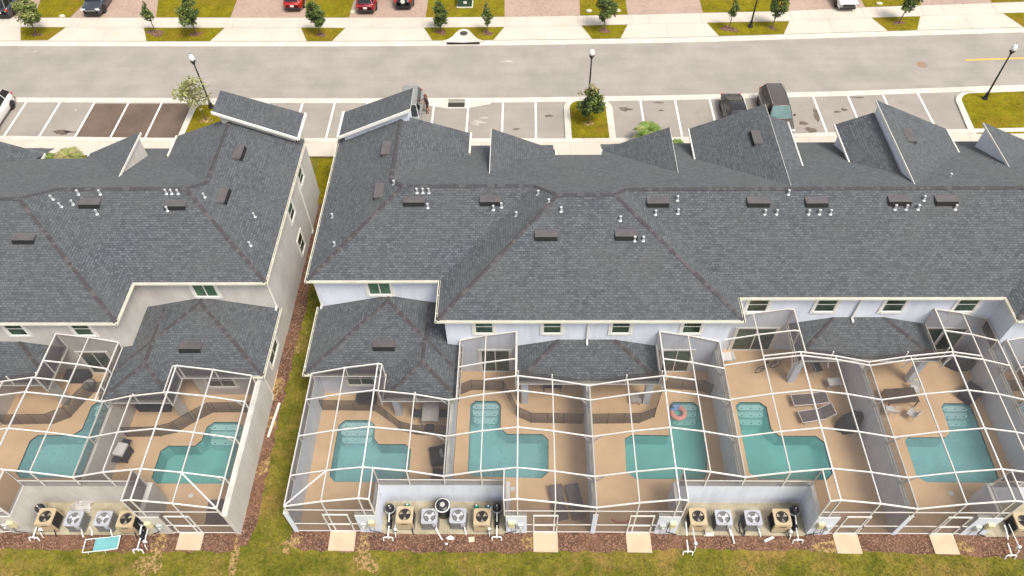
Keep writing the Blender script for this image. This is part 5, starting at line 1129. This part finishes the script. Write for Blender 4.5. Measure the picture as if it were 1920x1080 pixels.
def leafcrown(rnd, clumps, per, size, flat=0.5, up_=0.0, drop=0.0):
    """clumps: (x,y,z,r,material index). Many leaf sized faces spread through each clump"""
    m = M()
    for cx, cy, cz, cr, mi in clumps:
        for _ in range(int(per*cr*cr*10)):
            d = Vector((rnd.gauss(0, 1), rnd.gauss(0, 1), rnd.gauss(0, 0.85))).normalized()*cr*(rnd.random()**0.45)
            p = Vector((cx, cy, cz))+d; s = size*rnd.uniform(0.6, 1.35)
            a = Vector((rnd.gauss(0, 1), rnd.gauss(0, 1), rnd.gauss(up_, flat)-drop)).normalized(); b = a.cross(Vector((rnd.gauss(0, 1), rnd.gauss(0, 1), rnd.gauss(0, 1)))).normalized()
            k = mi if rnd.random() < 0.75 else rnd.choice((0, 1))
            m.add([p-a*s, p+b*s*0.45, p+a*s, p-b*s*0.45], [[0, 1, 2, 3]], k)
    return m
def tree(lb, seed, h, cw, c0, mats, trunk_r=0.06, dens=1.0, shape='cone', size=0.11, lean=(0, 0)):
    rnd = random.Random(seed)
    t = thing('street_tree', '', 'tree', (0, 0, 0), 'young trees along the street', raw=True); t['label'] = lb
    tr = M(); tr.tube([(0, 0, 0), (lean[0]*0.3, lean[1]*0.3, h*0.35), (lean[0]*0.7, lean[1]*0.7, h*0.65), (lean[0], lean[1], h*0.93)], trunk_r, 7, 0, trunk_r*0.25)
    cl = []
    nb = 15
    for k in range(nb):
        f = (k+0.5)/nb; z = c0+(h-c0)*f*0.95
        env = (1-f)**0.75*(0.55+0.9*min(1, f*4)) if shape == 'cone' else (math.sin(math.pi*min(1, 0.12+f*0.9)))**0.7
        for j in range(2 if env > 0.35 else 1):
            a = rnd.uniform(0, 6.28); q = cw*env*rnd.uniform(0.35, 0.95); x, y = q*math.cos(a)+lean[0]*z/h, q*math.sin(a)+lean[1]*z/h
            z0 = max(0.3, z-0.35*q-0.1)
            tr.tube([(lean[0]*z0/h, lean[1]*z0/h, z0), (x*0.6, y*0.6, z-0.02), (x, y, z+0.05)], trunk_r*0.3, 4, 0, trunk_r*0.08)
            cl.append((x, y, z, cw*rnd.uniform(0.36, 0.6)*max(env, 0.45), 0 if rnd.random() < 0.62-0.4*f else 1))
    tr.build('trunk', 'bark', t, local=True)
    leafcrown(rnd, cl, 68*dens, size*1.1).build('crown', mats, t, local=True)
    return t
DM = ['leaf_dark', 'leaf_mid']
def mulch_ring(x, y, r, z=0.052): return blob(x, y, r, r*0.8, int(abs(x)*7)+3, 26, 0.35)
TREES = []
tA = tree('leafy tree with a broad crown on the verge beside the black car at far left', 1, 3.9, 0.95, 1.15, ['leaf_mid', 'leaf_light'], shape='round', dens=0.95, lean=(0.35, 0)); tA.location = (-47.82, 45.7, 0.05)
tB = tree('thin young tree at the left end of the long verge with two trees', 2, 3.2, 0.42, 1.3, DM, 0.045, 0.9); tB.location = (-36.93, 45.8, 0.05)
tC = tree('tall dark cone shaped tree right of the thin one on the long verge', 3, 4.2, 0.85, 1.2, DM, 0.06, 1.0, lean=(0.2, 0)); tC.location = (-33.19, 45.55, 0.05)
tD = tree('round dark tree on the small verge between the red car drives', 4, 3.4, 0.75, 1.0, DM, 0.055, 1.15, 'round', lean=(-0.2, 0)); tD.location = (-21.82, 45.3, 0.05)
tE = tree('dense tree left of the curved storm inlet', 5, 3.3, 0.72, 0.85, DM, 0.055, 1.1); tE.location = (-11.05, 45.65, 0.05)
tF = tree('slim tree right of the curved storm inlet', 6, 3.2, 0.4, 0.9, DM, 0.05, 1.0); tF.location = (-6.87, 45.42, 0.05)
dup(tC, (3.57, 45.6, 0.05), 'dark cone shaped tree alone on the verge right of the inlet', R(140))
dup(tB, (14.68, 45.7, 0.05), 'thin tree left of the far street lamp', R(80))
tH = tree('leaning leafy tree right of the far street lamp', 8, 3.7, 0.72, 1.1, DM, 0.055, 1.0, 'round', lean=(0.35, 0.1)); tH.location = (18.48, 45.8, 0.05)
tI = tree('tree with a loose crown on the verge right of the white car', 9, 3.9, 0.85, 1.3, DM, 0.055, 0.75, 'round', lean=(0.5, 0)); tI.location = (29.9, 46.45, 0.05)
tJ = tree('sparse straw coloured tree beside the lamp on the left parking island', 10, 4.0, 1.2, 1.7, ['leaf_olive', 'leaf_light'], 0.05, 0.17, 'round', 0.12, lean=(-0.3, 0)); tJ.location = (-29.03, 33.4, 0.1)
tK = tree('bushy tree with a wispy pale top on the middle parking island', 11, 3.35, 0.88, 0.95, DM, 0.055, 0.95, 'round', 0.13); tK.location = (1.48, 32.7, 0.1)
rnd = random.Random(21)
wm = leafcrown(rnd, [(0.1, 0, 3.0, 0.42, 0), (0.35, 0.1, 3.15, 0.3, 1), (-0.3, 0.1, 2.9, 0.35, 0), (0.8, 0, 2.5, 0.25, 0), (1.0, 0.1, 2.3, 0.15, 1), (-0.8, 0.1, 2.8, 0.2, 0), (0.15, 0.2, 3.4, 0.25, 1)], 34, 0.12); wm.build('crown', ['leaf_olive', 'leaf_straw'], tK, local=True)
rm = M()
for x, y, r, z in [(-47.82, 45.7, 0.45, 0.053), (-36.93, 45.8, 0.75, 0.053), (-33.19, 45.55, 0.5, 0.053), (-21.82, 45.3, 0.45, 0.053), (-11.05, 45.55, 0.5, 0.053), (-6.87, 45.35, 0.5, 0.053), (3.57, 45.6, 0.5, 0.053), (14.68, 45.7, 0.7, 0.053), (18.48, 45.8, 0.4, 0.053), (29.9, 46.45, 0.45, 0.053)]:
    rm.sheet([blob(x, y, r, r*0.75, int(x*3) % 50, 24, 0.4)], z)
rm.build('mulch_ring', 'mulch', kind='structure')
rm = M(); rm.sheet([blob(-29.0, 33.35, 0.45, 0.4, 3, 24, 0.3)], 0.097); rm.sheet([blob(1.48, 32.7, 0.38, 0.32, 4, 24, 0.3)], 0.097); rm.build('sand_ring', 'sand', kind='structure')
def palm(lb, loc, h, nf, L, mats=('palm_green', 'leaf_light'), seed=1):
    rnd = random.Random(seed); t = thing('palm', lb, 'palm', loc, None, raw=True)
    M().tube([(0, 0, 0), (0.02, 0, h*0.5), (0, 0, h)], 0.09, 8, 0, 0.07).build('trunk', 'bark', t, local=True)
    fr = M()
    for k in range(nf):
        a = 2*math.pi*k/nf+rnd.uniform(-.2, .2); e = rnd.uniform(0.25, 1.25); pts = []
        for j in range(7): f = j/6; r_ = L*f*math.cos(e*(1-0.4*f)); z = h+L*(math.sin(e)*f-0.75*f*f); pts.append(Vector((r_*math.cos(a), r_*math.sin(a), z)))
        side = Vector((-math.sin(a), math.cos(a), 0)); mi = 0 if rnd.random() < 0.6 else 1
        for j in range(24):
            f = 0.12+0.88*j/23; i = min(5, int(f*6)); p = pts[i].lerp(pts[i+1], f*6-i); d = (pts[i+1]-pts[i]).normalized(); w = L*0.33*math.sin(math.pi*min(0.97, f*0.85+0.12))
            for sg in (-1, 1):
                q = p+side*sg*w+d*w*0.7+Vector((0, 0, -0.25*w)); n_ = d*0.022
                fr.add([p-n_, p+n_, q], [[0, 1, 2]], mi)
        fr.tube(pts, 0.012, 4, mi)
    fr.build('fronds', list(mats), t, local=True)
    return t
palm('bushy palm in front of the dormer right of the middle island', (5.75, 30.25, 0), 1.35, 34, 1.25, seed=3)
palm('yellowish fern palm in the front bed of the beige row, right one', (-38.4, 28.9, 0), 0.25, 30, 1.3, ('leaf_straw', 'leaf_light'), 5)
palm('green fern palm in the front bed of the beige row, left one', (-40.3, 28.7, 0), 0.2, 30, 1.1, ('palm_green', 'leaf_mid'), 6)
palm('small yellow green palm tip showing beside the right dormer', (8.0, 29.6, 0), 0.5, 20, 0.8, ('palm_green', 'leaf_light'), 8)
def shrub(lb, loc, r, h, seed, mats=('leaf_mid', 'leaf_light')):
    rnd = random.Random(seed); t = thing('shrub', lb, 'shrub', loc, 'shrubs in the gap between the rows', raw=True)
    st = M()
    for k in range(6): a = rnd.uniform(0, 6.28); st.tube([(0, 0, 0), (0.4*r*math.cos(a), 0.4*r*math.sin(a), h*0.6)], 0.02, 4)
    st.build('stem', 'bark', t, local=True)
    leafcrown(rnd, [(rnd.uniform(-.55, .55)*r, rnd.uniform(-.55, .55)*r, h*rnd.uniform(0.35, 0.8), r*0.5, k % 2) for k in range(7)], 40, 0.09).build('crown', list(mats), t, local=True)
shrub('green shrub at the front of the gap between the rows', (-17.5, 27.2, G0), 0.55, 0.9, 1, ('palm_green', 'leaf_light')); shrub('dark low shrub behind the front one in the gap between the rows', (-17.0, 26.2, G0), 0.45, 0.7, 2, ('leaf_dark', 'leaf_mid')); shrub('brownish shrub deepest in the gap between the rows', (-16.6, 25.0, G0), 0.4, 0.6, 3, ('leaf_olive', 'leaf_mid'))
M().sheet([[(-19.2, 24.2), (-14.6, 24.2), (-14.6, 28.9), (-19.2, 28.9)]], G0+0.004).build('lawn', 'grass_front', kind='structure')
M().sheet([[(-42.5, 27.2), (-36.8, 27.2), (-36.8, 29.4), (-42.5, 29.4)]], G0+0.005).build('lawn', 'grass_front', kind='structure')
M().bx(-43, 40, 24.8, 28.85, -0.06, 0.05).build('pavement', 'concrete', kind='structure') if False else None
M().sheet([[(-2.4, 24), (2.4, 24), (2.4, 29.0), (-2.4, 29.0)]], 0.06).build('pavement', 'concrete', kind='structure')
for x, y, lb in ((-19.95+0.5, 48.9, 'pale rock on the lawn between the two red cars'), (2.35, 48.7, 'small pale rock on the lawn left of the cone tree'), (5.0, 48.7, 'small pale rock on the lawn right of the cone tree'), (29.0, 49.5, 'round pale rock on the lawn beside the white car'), (-46.6, 48.6, 'flat pale stone on the lawn edge beside the leafy tree')):
    m = M(); rr = random.Random(int(x*9)); n = 9; vs = []
    for q, z in ((1, 0.0), (1.0, 0.08), (0.65, 0.17), (0.2, 0.2)): vs += [(x+0.3*q*rr.uniform(.85, 1.15)*math.cos(2*math.pi*k/n), y+0.2*q*rr.uniform(.85, 1.15)*math.sin(2*math.pi*k/n), 0.05+z) for k in range(n)]
    m.add(vs, [[n*j+k, n*j+(k+1) % n, n*j+n+(k+1) % n, n*j+n+k] for j in range(3) for k in range(n)] + [[3*n+k for k in range(n)]]); tag(m.build('rock', 'rock', None, True), lb, 'rock', 'pale rocks on the far lawns')
t = thing('utility_cabinet', 'green utility cabinet with a white notice on the far lawn', 'utility cabinet', (-9.1, 50.0, 0.05))
M().bx(-9.75, -8.45, 49.6, 50.6, 0.05, 0.75).build('cabinet', 'utility_green', t, bevel=0.04); M().bx(-9.8, -8.4, 49.55, 50.65, 0.75, 0.8).build('lid', 'utility_green', t); M().bx(-9.85, -8.35, 49.45, 50.7, 0.02, 0.09).build('pad', 'curb_concrete', t); M().bx(-9.2, -8.9, 49.585, 49.598, 0.4, 0.65).build('notice', 'plate_white', t)

# ------------------------------------------------------------------ cars (local -Y is the front)
def car(lb, loc, rz, paint, L=4.7, Wd=1.86, H=1.68, suv=True, glass='car_glass', roofm=None, rails=True, spare=False, roofrack=False, front='chrome'):
    t = thing('parked_car', lb, 'car', loc, 'parked cars', rz, raw=True)
    w = Wd/2; hb = H*0.60; hood = H*0.57 if suv else H*0.60; zb = 0.24
    # stations: y, half width, top z of lower body
    f, r_ = -L/2, L/2
    ST = [(f, w*0.72, hood*0.70), (f+0.10, w*0.86, hood*0.86), (f+0.45, w*0.95, hood*0.96), (f+1.15, w, hood*1.02), (f+1.45, w, hb+0.02), (0, w, hb+0.03), (r_-1.0, w, hb+0.05), (r_-0.45, w*0.96, hb+0.05 if suv else hb+0.02), (r_-0.12, w*0.84, hb-0.02), (r_, w*0.66, hb-0.2)]
    sec = lambda y, hw, zt: [(-hw*0.92, y, zb), (-hw, y, zb+0.16), (-hw, y, zt-0.26), (-hw*0.955, y, zt-0.06), (-hw*0.86, y, zt), (hw*0.86, y, zt), (hw*0.955, y, zt-0.06), (hw, y, zt-0.26), (hw, y, zb+0.16), (hw*0.92, y, zb)]
    m = M(); vs = []; n = 10
    for s_ in ST: vs += sec(*s_)
    m.add(vs, [[n*i+k, n*i+(k+1) % n, n*i+n+(k+1) % n, n*i+n+k] for i in range(len(ST)-1) for k in range(n)] + [list(range(n)), [n*(len(ST)-1)+k for k in range(n)][::-1]])
    body = m.build('body', paint, t, True, local=True)
    # cabin: pillars + roof in paint, glass set into it
    yw, yf = (f+1.15, f+1.85) if suv else (f+1.2, f+1.7)                    # windscreen foot, roof front
    yr, yt = (r_-0.55, r_-0.10) if suv else (r_-1.75, r_-0.55)
    wl_, wr_ = w*0.90, w*0.72; zr = H
    B = [(-wl_, yw, hb), (wl_, yw, hb), (wl_*0.86, yt, hb+0.03), (-wl_*0.86, yt, hb+0.03)]; T = [(-wr_*0.95, yf, zr-0.03), (wr_*0.95, yf, zr-0.03), (wr_*0.84, yr, zr-0.05), (-wr_*0.84, yr, zr-0.05)]
    c = M(); c.add(B+T, [[0, 1, 5, 4], [1, 2, 6, 5], [2, 3, 7, 6], [3, 0, 4, 7]])
    ym = (yf+yr)/2
    c.add([T[0], T[1], (wr_*0.95, ym, zr-0.005), T[2], T[3], (-wr_*0.95, ym, zr-0.005), (0, yf+0.05, zr+0.0), (0, ym, zr+0.035), (0, yr-0.05, zr+0.0)], [[0, 1, 6], [0, 6, 7, 5], [6, 1, 2, 7], [5, 7, 8, 4], [7, 2, 3, 8], [4, 8, 3]])
    cab = c.build('cabin', roofm or paint, t, True, local=True, bevel=0.11)
    def pane(a, b, c_, d, name, mt='car_glass', ins=0.10, off=0.012):
        A, B_, C, D = map(Vector, (a, b, c_, d)); ce = (A+B_+C+D)/4; nn = (B_-A).cross(D-A).normalized()
        if nn.dot(ce-Vector((0, 0, hb))) < 0: nn = -nn
        M().add([p+(ce-p)*ins+nn*off for p in (A, B_, C, D)], [[0, 1, 2, 3]]).build(name, mt, cab, local=True)
    pane(B[0], B[1], T[1], T[0], 'windscreen', glass, ins=0.07); pane(B[2], B[3], T[3], T[2], 'rear_window', ins=0.12)
    for s_, (p, q, u, v) in ((1, (B[1], B[2], T[2], T[1])), (-1, (B[0], B[3], T[3], T[0]))):
        P, Q, U, V_ = map(Vector, (p, q, u, v)); cuts = [0.0, 0.40, 0.72, 1.0]
        for a, b in zip(cuts, cuts[1:]): pane(P.lerp(Q, a), P.lerp(Q, b), V_.lerp(U, b), V_.lerp(U, a), 'side_window', ins=0.10)
        M().bar(P.lerp(Q, 0.05)+Vector((s_*0.03, 0, 0.01)), P.lerp(Q, 0.95)+Vector((s_*0.03, 0, 0.01)), 0.025, 0.025).build('window_trim', 'chrome', cab, local=True)
        M().box((s_*(w+0.10), yw+0.35, hb+0.08), (0.2, 0.1, 0.15)).build('mirror', paint if paint != 'paint_car_white' else 'car_trim', t, local=True, bevel=0.03)
        if rails: M().tube([(s_*wr_*0.88, yf+0.15, zr+0.02), (s_*wr_*0.9, yf+0.3, zr+0.07), (s_*wr_*0.9, yr-0.35, zr+0.07), (s_*wr_*0.88, yr-0.2, zr+0.02)], 0.02, 6).build('roof_rail', 'chrome', t, local=True)
        M().box((s_*w*0.70, f+0.10, hood*0.80), (0.42, 0.16, 0.13), -s_*0.35).build('headlight', 'headlamp', t, local=True, bevel=0.03)
        M().box((s_*w*0.72, r_-0.10, hb-0.14), (0.26, 0.14, 0.22 if suv else 0.15), s_*0.25).build('taillight', 'lamp_red', t, local=True, bevel=0.03)
        for y in (f+0.88, r_-0.92):
            wh = M(); wh.lathe([(0.20, -0.10), (0.33, -0.10), (0.355, -0.06), (0.355, 0.06), (0.33, 0.10), (0.20, 0.10)], (s_*(w-0.11), y, 0.355), 22, 0, 'x'); k = wh.build('wheel', 'tyre', t, local=True)
            ri = M(); ri.lathe([(0.0, s_*0.085), (0.06, s_*0.098), (0.2, s_*0.07), (0.23, s_*0.103), (0.245, s_*0.098)], (s_*(w-0.11), y, 0.355), 18, 0, 'x'); ri.build('rim', 'rim', k, local=True)
            ar = M(); pts = [(s_*(w+0.006), y+0.41*math.cos(a), 0.355+0.41*math.sin(a)) for a in [math.pi*q/10 for q in range(11)]]; ar.add(pts+[(s_*(w+0.006), y+0.36, 0.25), (s_*(w+0.006), y-0.36, 0.25)][::-1][:0], [list(range(11))]); ar.build('wheel_arch', 'car_trim', t, local=True)
    M().box((0, f+0.02, hood*0.62), (w*1.05, 0.10, 0.2)).build('grille', 'car_trim', t, local=True, bevel=0.02); M().box((0, f+0.005, hood*0.73), (w*1.1, 0.07, 0.035)).build('grille_bar', front, t, local=True)
    M().box((0, f+0.04, 0.34), (w*1.55, 0.2, 0.2)).build('bumper', 'car_trim', t, local=True, bevel=0.05); M().box((0, r_-0.04, 0.38), (w*1.6, 0.2, 0.24)).build('bumper', 'car_trim' if suv else paint, t, local=True, bevel=0.05)
    M().box((0, r_+0.01, hb-0.30), (0.34, 0.02, 0.17)).build('licence_plate', 'plate_white', t, local=True)
    if spare:
        s2 = M(); s2.lathe([(0.0, 0.0), (0.36, 0.0), (0.36, 0.2), (0.30, 0.24), (0.0, 0.24)], (-0.05, r_, hb+0.02), 24, 0, 'y'); s2.build('spare_wheel', 'car_trim', t, local=True)
        M().lathe([(0.20, 0.242), (0.20, 0.252), (0, 0.255)], (-0.05, r_, hb+0.02), 20, 0, 'y').build('spare_cover_badge', 'plate_white', t, local=True)
    return t
Zp = -0.03; Zd = 0.038
car('white SUV parked at the left edge of the near stalls', (-46.3, 33.75, Zp), 0, 'paint_car_white', 4.7, 1.88, 1.7)
car('grey SUV beside the standing person in the near stalls', (-12.6, 33.7, Zp), 0, 'paint_car_grey', 4.8, 1.9, 1.72)
car('black sedan with a sunroof in the near stalls beside the larger SUV', (12.95, 33.15, Zp), 0, 'paint_car_black', 4.7, 1.84, 1.46, False, rails=False)
car('large bronze SUV with teal windscreen in the near stalls', (16.1, 33.35, Zp), 0, 'paint_car_bronze', 5.2, 2.0, 1.85, True, 'car_glass_teal')
car('black SUV seen from behind at the top left corner', (-52.0, 50.55, Zd), R(180), 'paint_car_navy')
car('dark SUV facing the street on the second drive from the left', (-43.6, 50.75, Zd), 0, 'paint_car_navy', front='chrome')
car('bright red car seen from behind on the left of the two red ones', (-25.0, 51.2, Zd), R(180), 'paint_car_red', 4.5, 1.8, 1.6)
car('dark red car seen from behind, left of the black car with the spare wheel', (-18.15, 50.75, Zd), R(180), 'paint_car_maroon', 4.6, 1.84, 1.65)
car('black SUV with a spare wheel bearing a white disc', (-14.75, 51.3, Zd), R(180), 'paint_car_black', 4.4, 1.8, 1.75, spare=True)
car('white car facing the street on the right hand drive', (25.75, 50.6, Zd), 0, 'paint_car_white', 4.6, 1.84, 1.6, False, rails=False, front='car_trim')

# ------------------------------------------------------------------ the person by the grey SUV
def person(lb, loc, rz):
    t = thing('person', lb, 'person', loc, None, rz, raw=True)
    J = {'pel': (0, 0, 0.93), 'sp': (0, -0.02, 1.12), 'ch': (0.0, -0.05, 1.32), 'nk': (0, -0.07, 1.48), 'hd': (0, -0.10, 1.60), 'hd2': (0, -0.11, 1.70),
         'hl': (0.10, 0, 0.88), 'kl': (0.12, -0.07, 0.49), 'al': (0.12, 0.03, 0.09), 'tl': (0.13, -0.13, 0.035), 'hr': (-0.10, 0, 0.88), 'kr': (-0.12, 0.02, 0.49), 'ar': (-0.13, 0.10, 0.09), 'tr': (-0.14, -0.06, 0.035),
         'shl': (0.19, -0.05, 1.40), 'el': (0.27, -0.18, 1.16), 'wl': (0.19, -0.40, 1.20), 'pl': (0.17, -0.47, 1.22), 'shr': (-0.19, -0.05, 1.40), 'er': (-0.29, -0.12, 1.14), 'wr': (-0.23, -0.36, 1.12), 'pr': (-0.21, -0.43, 1.12)}
    rad = {'pel': .155, 'sp': .135, 'ch': .15, 'nk': .058, 'hd': .088, 'hd2': .082, 'hl': .095, 'kl': .058, 'al': .042, 'tl': .034, 'hr': .095, 'kr': .058, 'ar': .042, 'tr': .034, 'shl': .065, 'el': .043, 'wl': .028, 'pl': .034, 'shr': .065, 'er': .043, 'wr': .028, 'pr': .034}
    E_ = [('pel', 'sp'), ('sp', 'ch'), ('ch', 'nk'), ('nk', 'hd'), ('hd', 'hd2'), ('pel', 'hl'), ('hl', 'kl'), ('kl', 'al'), ('al', 'tl'), ('pel', 'hr'), ('hr', 'kr'), ('kr', 'ar'), ('ar', 'tr'), ('ch', 'shl'), ('shl', 'el'), ('el', 'wl'), ('wl', 'pl'), ('ch', 'shr'), ('shr', 'er'), ('er', 'wr'), ('wr', 'pr')]
    for s_, p in (('l', 'pl'), ('r', 'pr')):
        b = Vector(J[p]); sg = 1 if s_ == 'l' else -1
        for i, (dx, ln) in enumerate(((0.030, 0.062), (0.010, 0.075), (-0.011, 0.070), (-0.030, 0.054))):
            k1, k2 = 'f%s%da' % (s_, i), 'f%s%db' % (s_, i); J[k1] = tuple(b+Vector((dx, -0.035, 0.0))); J[k2] = tuple(b+Vector((dx*1.15, -0.035-ln*0.7, -ln*0.55))); rad[k1] = .010; rad[k2] = .008; E_ += [(p, k1), (k1, k2)]
        k1, k2 = 'th%sa' % s_, 'th%sb' % s_; J[k1] = tuple(b+Vector((-sg*0.035, 0.0, 0.012))); J[k2] = tuple(b+Vector((-sg*0.055, -0.04, 0.015))); rad[k1] = .012; rad[k2] = .009; E_ += [(p, k1), (k1, k2)]
    keys = list(J); me = bpy.data.meshes.new('body'); me.from_pydata([J[k] for k in keys], [(keys.index(a), keys.index(b)) for a, b in E_], [])
    for nm in ('skin', 'shirt_dark', 'shorts_dark'): me.materials.append(MT[nm])
    ob = bpy.data.objects.new('body', me); COL.objects.link(ob); ob.parent = t
    sk = ob.modifiers.new('skin', 'SKIN'); ss = ob.modifiers.new('sub', 'SUBSURF'); ss.levels = ss.render_levels = 2
    lay = me.skin_vertices[0] if len(me.skin_vertices) else None
    if lay is None:
        bm = bmesh.new(); bm.from_mesh(me); bm.verts.layers.skin.verify(); bm.to_mesh(me); bm.free(); lay = me.skin_vertices[0]
    for i, k in enumerate(keys):
        q = rad[k]; lay.data[i].radius = (q, q*(0.72 if k in ('ch', 'sp', 'pel') else 1)); lay.data[i].use_root = (k == 'pel')
    # clothes: shells that follow the body and end at sleeve, neckline, waist and hem
    sh = M(); n = 18
    def shell(m, rings):
        vs = []
        for cx, cy, cz, rx, ry in rings: vs += [(cx+rx*math.cos(2*math.pi*k/n), cy+ry*math.sin(2*math.pi*k/n), cz) for k in range(n)]
        m.add(vs, [[n*i+k, n*i+(k+1) % n, n*i+n+(k+1) % n, n*i+n+k] for i in range(len(rings)-1) for k in range(n)])
    shell(sh, [(0, 0, 0.84, .185, .145), (0, 0, 0.95, .178, .142), (0, -.02, 1.1, .165, .13), (0, -.04, 1.28, .185, .14), (0, -.05, 1.38, .20, .12), (0, -.06, 1.45, .13, .09), (0, -.065, 1.47, .075, .07)])
    for s_ in (1, -1): sh.tube([(s_*0.15, -.05, 1.40), (s_*0.20, -.06, 1.37), (s_*0.255, -.12, 1.24)], 0.085, 12, 0, 0.062)
    sh.build('shirt', 'shirt_dark', t, True, local=True)
    st = M()
    for s_, kn in ((1, 'kl'), (-1, 'kr')): st.tube([(s_*0.085, 0, 0.93), (s_*0.105, 0, 0.82), (Vector((s_*0.105, 0, 0.82)).lerp(Vector(J[kn]), 0.75))], 0.125, 14, 0, 0.088)
    st.build('shorts', 'shorts_dark', t, True, local=True)
    hr = M(); hr.lathe([(0.10, -0.02), (0.108, 0.03), (0.095, 0.085), (0.055, 0.12), (0, 0.132)], (0, -0.085, 1.65), 16); hr.tube([(0, 0.0, 1.66), (0, 0.015, 1.55), (0, 0.01, 1.47)], 0.06, 10, 0, 0.035); hr.build('hair', 'hair_red', t, True, local=True)
    fc = M()
    for s_ in (1, -1): fc.lathe([(0, -0.012), (0.012, -0.006), (0.012, 0.006), (0, 0.012)], (s_*0.034, -0.185, 1.635), 8)
    fc.build('eyes', 'dark_slot', t, local=True); M().add([(-.016, -.185, 1.595), (.016, -.185, 1.595), (0, -.218, 1.597), (0, -.186, 1.64)], [[0, 1, 2], [0, 2, 3], [1, 3, 2]]).build('nose', 'skin', t, local=True)
    M().box((0, -0.18, 1.565), (0.05, 0.012, 0.012)).build('mouth', 'lamp_red', t, local=True)
    for s_ in (1, -1): M().lathe([(0, -.012), (.022, -.006), (.022, .006), (0, .012)], (s_*0.094, -.1, 1.62), 10, 0, 'x').build('ear', 'skin', t, local=True)
    for s_, a in ((1, 'tl'), (-1, 'tr')): x, y, z = J[a]; M().box((x, y+0.07, 0.035), (0.095, 0.27, 0.07)).build('shoe', 'shorts_dark', t, local=True, bevel=0.03)
person('person in a dark shirt and shorts bending to the side of the grey SUV', (-11.3, 34.35, Zp), R(-80))

# ------------------------------------------------------------------ grass blades on the back lawn, the gap and the islands
def blades(area, n, z, h, mats, seed):
    rnd = random.Random(seed); v = []; f = []; mi = []
    for _ in range(n):
        x, y = area(rnd); a = rnd.uniform(0, 6.28); w = rnd.uniform(0.012, 0.026); hh = h*rnd.uniform(0.5, 1.4); lx, ly = rnd.gauss(0, hh*0.6), rnd.gauss(0, hh*0.6); k = len(v)
        v += [(x-w*math.cos(a), y-w*math.sin(a), z), (x+w*math.cos(a), y+w*math.sin(a), z), (x+lx, y+ly, z+hh)]; f.append((k, k+1, k+2)); mi.append(rnd.choice((0, 0, 1, 1, 1, 2)))
    me = bpy.data.meshes.new('grass_blades'); me.from_pydata(v, [], f)
    for q in mats: me.materials.append(MT[q])
    me.polygons.foreach_set('material_index', mi); me.update()
    o = bpy.data.objects.new('grass_blades', me); COL.objects.link(o); o['kind'] = 'stuff'
    tag(o, 'short rough grass growing behind the rows and in the gap between them', 'grass')
simple('blade_green', (0.135, 0.145, 0.016), (0.095, 0.105, 0.012), 0.8, 0.9); simple('blade_olive', (0.22, 0.195, 0.035), (0.15, 0.14, 0.02), 0.8, 0.9); simple('blade_dry', (0.36, 0.26, 0.11), (0.28, 0.19, 0.07), 0.8, 0.9)
def back(r):
    if r.random() < 0.72: return r.uniform(-34, 26), -1.05-2.4*r.random()**0.8
    return r.uniform(-17.55, -15.6), r.uniform(-1.2, 24)
blades(back, 30000, G0, 0.09, ('blade_green', 'blade_olive', 'blade_dry'), 4)
